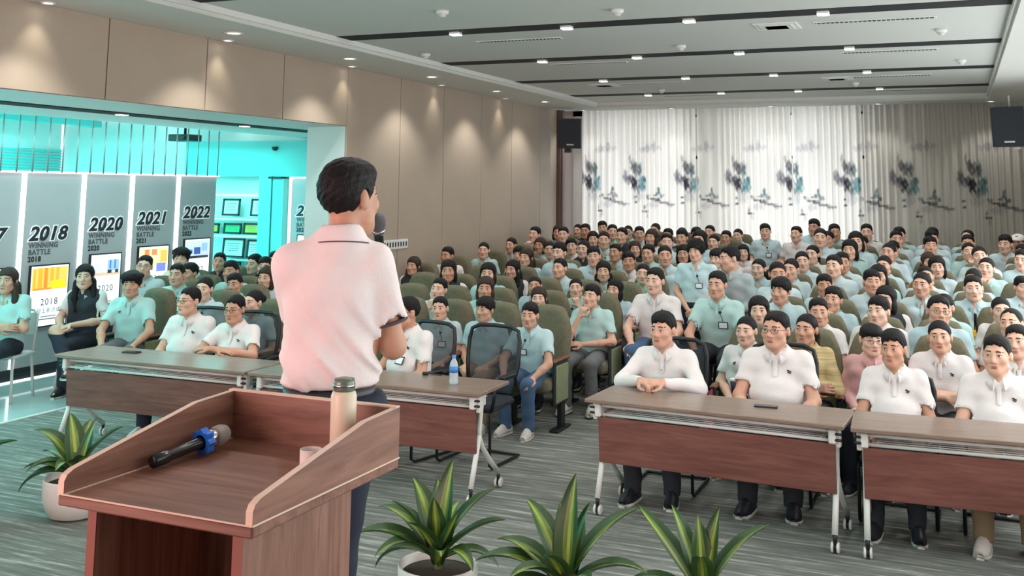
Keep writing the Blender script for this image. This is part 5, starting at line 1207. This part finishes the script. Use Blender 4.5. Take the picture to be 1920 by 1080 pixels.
# the two seat blocks
SEATS = '''L0 -3.62 1.13 s b+ K;L0 -4.12 1.15 f b L;L0 -4.62 1.12 s b+ L;L1 -3.40 1.18 s b H;L1 -3.96 1.13 l w L;L1 -4.55 1.21 b b L;L1 -5.09 1.17 s b H;L2 -3.44 1.12 b b C;L2 -3.90 1.11 t b H;L2 -4.38 1.11 t b H;L2 -4.95 1.24 b b L;L2 -5.46 1.25 b d L;L3 -3.40 1.19 t g L;L3 -3.88 1.20 l b L;L3 -4.44 1.21 s b+ L;L3 -5.05 1.17 l d L;L3 -6.44 1.16 l d L;L4 -3.38 1.32 t b L;L4 -3.85 1.22 s w L;L4 -4.32 1.27 s b L;L4 -4.79 1.31 s b L;L4 -5.26 1.22 l b L;L4 -6.42 1.20 s w L;L5 -3.38 1.24 b d L;L5 -3.85 1.23 s b L;L5 -4.32 1.22 s b L;L5 -4.79 1.26 t d L;L5 -5.29 1.23 t b L;L5 -5.76 1.14 f b L;L5 -6.29 1.19 p b L;L6 -3.38 1.36 b b L;L6 -3.85 1.30 s b L;L6 -4.32 1.18 b d L;L6 -4.79 1.31 t b+ L;L6 -5.29 1.19 s w L;L6 -5.79 1.19 b b+ L;L6 -6.26 1.18 t b L;L7 -3.38 1.23 t b L;L7 -3.86 1.29 s e L;L7 -4.33 1.28 b w L;L7 -4.80 1.29 s e L;L7 -5.27 1.22 b w L;L7 -5.76 1.28 s d L;L7 -6.26 1.27 s b H;L8 -3.38 1.21 s e L;L8 -3.85 1.25 s e L;L8 -4.32 1.22 s b L;L8 -4.79 1.24 s b L;L8 -5.26 1.26 s g L;L8 -5.73 1.26 s d L;L8 -6.20 1.23 b b L;L9 -3.38 1.17 t b L;L9 -3.85 1.21 s b L;L9 -4.32 1.16 s e L;L9 -4.79 1.23 t e L;L9 -5.26 1.18 t b L;L9 -5.73 1.24 s e L;L9 -6.20 1.18 t b L;R0 -0.17 1.22 p w C;R0 -0.64 1.18 G k L;R0 -1.13 1.22 p y C;R0 -1.60 1.17 t w L;R0 0.35 1.22 s w L;R1 -0.19 1.30 g b L;R1 -0.66 1.27 s w L;R1 -1.15 1.23 s w C;R1 -1.66 1.22 b b L;R1 0.35 1.23 r w L;R2 -0.16 1.19 g b L;R2 -0.66 1.24 b d H;R2 -1.13 1.21 s b H;R2 -1.61 1.28 f b L;R2 0.31 1.19 t w L;R3 -0.37 1.28 t b L;R3 -0.84 1.28 s b+ L;R3 -1.31 1.21 s b H;R3 -1.78 1.33 t b+ L;R3 0.10 1.26 s b L;R4 -0.36 1.24 t b H;R4 -0.84 1.23 b b L;R4 -1.31 1.32 s b L;R4 -1.78 1.27 t b L;R4 0.11 1.23 t b L;R4 0.58 1.16 s b+ L;R5 -0.26 1.25 b b L;R5 -0.84 1.24 p b+ L;R5 -1.31 1.26 s b L;R5 -1.78 1.26 t b L;R5 0.26 1.26 t b H;R6 -0.37 1.20 l b L;R6 -0.84 1.31 t b H;R6 -1.31 1.33 b b+ L;R6 -1.78 1.25 p w L;R6 0.21 1.30 t b H;R6 0.68 1.27 s b L;R7 -0.37 1.32 s b L;R7 -0.84 1.26 t b L;R7 -1.31 1.36 b b L;R7 -1.78 1.40 t b L;R7 0.10 1.26 t b H;R7 0.73 1.25 s b L;R8 -0.37 1.33 s b L;R8 -0.84 1.31 s b L;R8 -1.31 1.23 t b L;R8 -1.78 1.29 t b L;R8 0.10 1.28 s b L;R8 0.57 1.29 s b L;R9 -0.37 1.30 s b L;R9 -0.84 1.29 s b L;R9 -1.31 1.33 s w L;R9 -1.78 1.32 s b L;R9 0.10 1.28 r b+ L;R9 0.77 1.23 c b L'''
LY = [8.95+.925*i for i in range(10)]; RY = [8.45+.925*i for i in range(10)]
RN = ['one', 'two', 'three', 'four', 'five', 'six', 'seven', 'eight', 'nine', 'ten']
rowsd = {}
for s_ in SEATS.split(';'):
    a, x, z, h, sh, po = s_.split(); rowsd.setdefault((a[0], int(a[1:])), []).append([float(x), float(z), h, sh, po])
SPECIAL = {('R', 0, -1.60): 'woman in white blouse holding a dark cup, first row across the aisle', ('R', 0, -1.13): 'woman in yellow striped jacket with a photo badge', ('R', 0, -.64): 'woman with glasses in pink cardigan over white shirt',
           ('R', 0, -.17): 'woman in white polo, arms crossed, behind the two tables', ('L', 1, -3.40): 'man resting chin on fist in grey jeans at the aisle end', ('L', 0, -3.62): 'man in blue polo with badge beside the empty mesh chair'}
for (blk, ri), L_ in sorted(rowsd.items()):
    L_.sort(key=lambda q: q[0]); Y = (LY if blk == 'L' else RY)[ri]; bw = 'wall block' if blk == 'L' else 'far block'
    order = list(range(len(L_))) if blk == 'R' else list(range(len(L_)))[::-1]
    for pos, q in enumerate(order):
        x, z, h, sh, po = L_[q]; badge = sh.endswith('+'); sh = sh[0]; y = Y+rp.uniform(-.03, .03); zf = floor_z(Y)
        near = Y < 11.4; fem = h in 'tpGbl'
        lab = 'person in %s, %s, %s row %s, %s from aisle' % ({'d': 'dark vest'}.get(sh, SH_W[sh]), HR_W[h], bw, RN[ri], ordn[pos])
        sp = SPECIAL.get((blk, ri, round(x, 2)));  lab = sp or lab
        dirx = (-1.9-x)/(Y-1.0); rz = dirx*.35+rp.uniform(-.10, .10); mir = rp.random() < .4
        if sh == 'd': key = 'F0' if fem else 'L1'
        elif po == 'H': key = 'H0'; mir = rp.random() < .35 and ri > 1
        elif po == 'C': key = 'Y0' if sh == 'y' else 'C%d' % rp.randrange(2)
        elif po == 'K': key = 'K0'; rz = -.05
        elif sh == 'k': key = 'J0'; mir = True
        elif fem: key = 'F%d' % rp.randrange(2)
        else: key = 'L%d' % rp.randrange(3)
        kw = {}
        if (blk, ri) == ('L', 1) and x == -3.40: kw = dict(trousers=C_GREYT, shoe=M_shoew); key = 'H0'; mir = False
        if (blk, ri) == ('L', 0) and x == -3.62: kw = dict(trousers=C_JEAN, shoe=M_shoew)
        if (blk, ri) == ('L', 0) and x == -4.12: kw = dict(trousers=C_KHAKI, shoe=M_shoew)
        if sh == 'w' and Y < 10.5: kw['logo'] = True
        person(key, x, y, z+zf, h, sh, lab, rz, near=near, mirror=mir, zf=zf, badge=badge or sh == 'y' or (sh == 'b' and rp.random() < .3), **kw)
        seat(x, Y+.04, zf, 'olive auditorium seat, %s row %s, %s from the aisle' % (bw, RN[ri], ordn[pos]), 'olive seats of the '+bw)
for (x, i, lab) in ((-5.13, 0, 'empty olive seat in wall block row one, behind the speaker'), (-5.60, 1, 'empty olive seat in wall block row two, behind the speaker'), (-5.95, 2, 'empty olive seat in wall block row three near the beige wall'), (-5.60, 3, 'empty olive seat in wall block row four near the beige wall')):
    seat(x, LY[i]+.04, floor_z(LY[i]), lab, 'olive seats of the wall block')

# things held or standing among the audience
r = empty('paper_cup', (-1.60, 7.97, .64)); t = MB(); t.lathe([(.001, 0), (.027, 0), (.036, .095), (.034, .095)], n=20); t.build('cup', mat('cup_dark', (34, 44, 62), .5), r); t = MB(); t.lathe([(.037, .092), (.038, .104), (.033, .110), (.001, .110)], n=20); t.build('lid', M_white, r)
tag(r, 'dark paper cup with white lid held by the woman in white blouse', 'cup')
def backpack(x, y, z, rz, m_, label):
    r = empty('backpack', (x, y, z), rz); t = MB(); t.box((0, 0, .20), (.30, .16, .40), bev=.06); t.build('bag', m_, r); t = MB(); t.box((0, -.09, .13), (.22, .05, .18), bev=.02); t.build('pocket', m_, r)
    t = MB(); t.tube([(-.04, .02, .39), (-.03, .02, .44), (.03, .02, .44), (.04, .02, .39)], .010); t.build('handle', M_black, r); tag(r, label, 'bag')
backpack(-2.43, 9.75, floor_z(9.75), .2, cloth('maroon', (116, 40, 58)), 'maroon backpack standing in the aisle before the curly haired woman')
backpack(-1.98, 9.35, floor_z(9.35), 0, cloth('magenta', (170, 24, 76)), 'bright magenta bag beside the first seat across the aisle')
r = empty('shoulder_bag', (.10, 10.55, floor_z(10.55)+.62), .1); t = MB(); t.box((0, 0, .10), (.14, .22, .22), bev=.04); t.build('bag', cloth('bag_yellow', (222, 172, 40)), r); t = MB(); t.tube([(0, -.08, .2), (0, -.06, .36), (0, .06, .36), (0, .08, .2)], .008); t.build('strap', M_black, r)
tag(r, 'yellow shoulder bag squeezed beside a seat in the far block', 'bag')

# ------------------------------------------------------------------ the speaker
pz = standing(-42, -3); pz['hem'] = 1.045; pz['hip'] = [np.array((-.065, 0, .90)), np.array((.085, 0, .90))]; pz['knee'] = [np.array((-.03, -.02, .49)), np.array((.12, -.02, .49))]; pz['ank'] = [np.array((-.01, .02, .09)), np.array((.16, .02, .09))]; pz['toe'] = [np.array((-.03, -.13, .035)), np.array((.18, -.13, .035))]; pz['shoulder_r'] = .062; pz['hw'] = .028; pz['neck'] = np.array((-.022, .022, 1.478)); pz['chest'] = np.array((0, .02, 1.32)); pz['Hc'] = np.array((-.045, -.015, 1.612)); pz['S'] = [np.array((sg*.130, .02, 1.408)) for sg in (-1, 1)]
pz['E'] = [np.array((-.196, .01, 1.150)), np.array((.100, -.19, 1.16))]; pz['W'] = [np.array((-.160, -.218, 1.335)), np.array((.06, -.27, 1.12))]
pz['Hd'] = {0: (.35, -.75, .45), 1: (-.7, -.5, .1)}; pz['Hn'] = {0: (-.85, -.35, .2), 1: (.2, -.3, .9)}; pz['cu'] = {0: 1.15, 1: .5}
sp = obj('person', body_mesh(pz, 'person'), None, (-1.838, 2.825, .50), (0, 0, D2(213))); setmat(sp, SK[3])
tag(sp, 'speaker seen from behind in a pinkish white polo holding a microphone', 'person')
Hc, He = tuple(pz['Hc']), tuple(Matrix(pz['R'].tolist()).to_euler())
hs = SDF()
def hf(X, Y, Z):
    r_, c = (.083, .102, .093), (0, .020, .036); k0 = np.sqrt((X/r_[0])**2+((Y-c[1])/r_[1])**2+((Z-c[2])/r_[2])**2); d = (k0-1)*min(r_)
    zl = np.interp(Y, [-.14, -.085, -.055, -.03, -.008, .02, .035, .06, .12], [.075, .063, .05, .01, -.02, .012, -.06, -.088, -.092])
    return np.maximum(d, (zl-Z)*.7)+.0016*(np.sin(170*X+60*Z)*np.sin(150*Y+40*X))+.0012*np.sin(260*Z+190*X)
hs.fn(hf, (-.2,)*3, (.2,)*3); hs.ell((0, -.012, .080), (.072, .088, .046), .03)
for sg in (-1, 1): hs.ell((sg*.082, .012, -.004), (.018, .024, .038), .006, sub=True)
obj('hair', sdf_mesh('hair', hs, axis((-.12, .12, .004)), axis((-.15, .17, .004)), axis((-.13, .16, .004)), M_hair), sp, Hc, He)
for n_, me in (('eye', EYE_R), ('eye', EYE_L), ('eyebrow', BROW_R), ('eyebrow', BROW_L), ('lips', LIPS)): obj(n_, me, sp, Hc, He)
ss = shirt_sdf(pz, .004)
def spk_disp(X, Y, Z):
    u = X*.80-(Z-1.2)*.60+.02*np.sin(9*Z); lowm = np.clip((1.36-Z)/.25, 0, 1)
    blouse = -.008*np.exp(-((Z-1.05)/.06)**2)
    return lowm*np.clip((Z-1.0)/.10, .25, 1)*(.0058*np.sin(64*u+2*np.sin(7*Z))+.0040*np.sin(112*u+5*Z)+.0022*np.sin(170*u-9*Z))+.0018*np.sin(50*X+30*Z)+blouse
h_ = .0095; xs, ys, zs = A(-.40, .41, h_), A(-.22, .24, h_), A(.95, 1.56, h_)
D_s = ss.grid(xs, ys, zs)+spk_disp(xs[:, None, None], ys[None, :, None], zs[None, None, :]); V, F = nets(D_s, xs, ys, zs)
me = bpy.data.meshes.new('shirt'); fast_mesh(me, V, F); me.materials.append(C_SPK); sh_ = obj('shirt', me, sp)
obj('collar', collar_mesh(pz, C_SPK), sh_)
nk = pz['neck']; t = MB(); P = []
for i in range(31):
    a = .40+(2*PI-.8)*i/30; fr = max(0, math.cos(a)); bk_ = max(0, -math.cos(a)); tip = math.exp(-((min(a-.36, 2*PI-.36-a))/.35)**2)
    P.append((nk[0]+math.sin(a)*.0945*1.02, nk[1]-.006-math.cos(a)*.0945*(1+.1*fr), nk[2]-.010-.030*tip+.014*bk_-.030*fr))
t.tube(P, .0022, 5); t.build('collar_stripe', mat('stripe_dark', (86, 70, 76), .8), sh_)
for i in (0,):
    S, E = pz['S'][i], pz['E'][i]; u = (E-S)/np.linalg.norm(E-S); c0 = S+(E-S)*.72; t = MB()
    q, L = along(c0, c0+u*.05)
    t.lathe([(.0630, -.012), (.0655, -.010), (.0655, -.006), (.0630, -.004)], (0, 0, 0), 32); o = t.build('sleeve_stripe', MATS['stripe_dark'], sh_, tuple(c0+u*.006)); o.rotation_euler = q
tr_ = obj('trousers', trouser_mesh(pz, C_NAVY), sp)
t = MB(); V = []; F = []; n = 40
for z in (.995, 1.035):
    for rr in (1.0, .94):
        for k in range(n): a = 2*PI*k/n; V.append(((.143*rr*math.cos(a)), .118*rr*math.sin(a)+.002, z))
for k in range(n): k2 = (k+1) % n; F += [(k, k2, 2*n+k2, 2*n+k), (n+k, 3*n+k, 3*n+k2, n+k2), (2*n+k, 2*n+k2, 3*n+k2, 3*n+k), (k, n+k, n+k2, k2)]
t.add(V, F, 0, True); t.build('belt', mat('belt', (58, 58, 66), .45), sp)
for me in [shoe_mesh(pz['ank'][i].copy(), pz['toe'][i].copy()) for i in (0, 1)]: obj('shoe', me, sp)
# microphone in his right hand, in world space
Rz = Matrix.Rotation(D2(213), 3, 'Z'); ba_, bb_ = [Rz @ Vector(q)+Vector((-1.838, 2.825, .50)) for q in ((-.165, -.265, 1.335), (-.143, -.140, 1.530))]
q, L = along(ba_, bb_); r = empty('microphone', ba_); r.rotation_euler = q
t = MB(); t.lathe([(.012, -.05), (.017, -.045), (.0165, L-.05), (.020, L-.035)], n=20); t.build('handle', MATS['mic_black'], r)
t = MB(); t.lathe([(.020, L-.037), (.0235, L-.028), (.0235, L-.022)], n=20); t.build('collar', M_chrome, r)
t = MB(); t.lathe([(.0225, L-.022), (.0265, L-.010), (.0265, L+.012), (.021, L+.027), (.010, L+.034), (.001, L+.036)], n=20); t.build('grille', mat('mic_grille_dark', (120, 120, 124), .4, metal=.8, bump=.8, bscale=900), r)
tag(r, 'microphone held at the mouth of the speaker', 'microphone')
# prototypes that were never placed are removed
for o in list(bpy.data.objects):
    if o.parent is None and o.type == 'EMPTY' and not o.children and 'label' not in o: bpy.data.objects.remove(o)
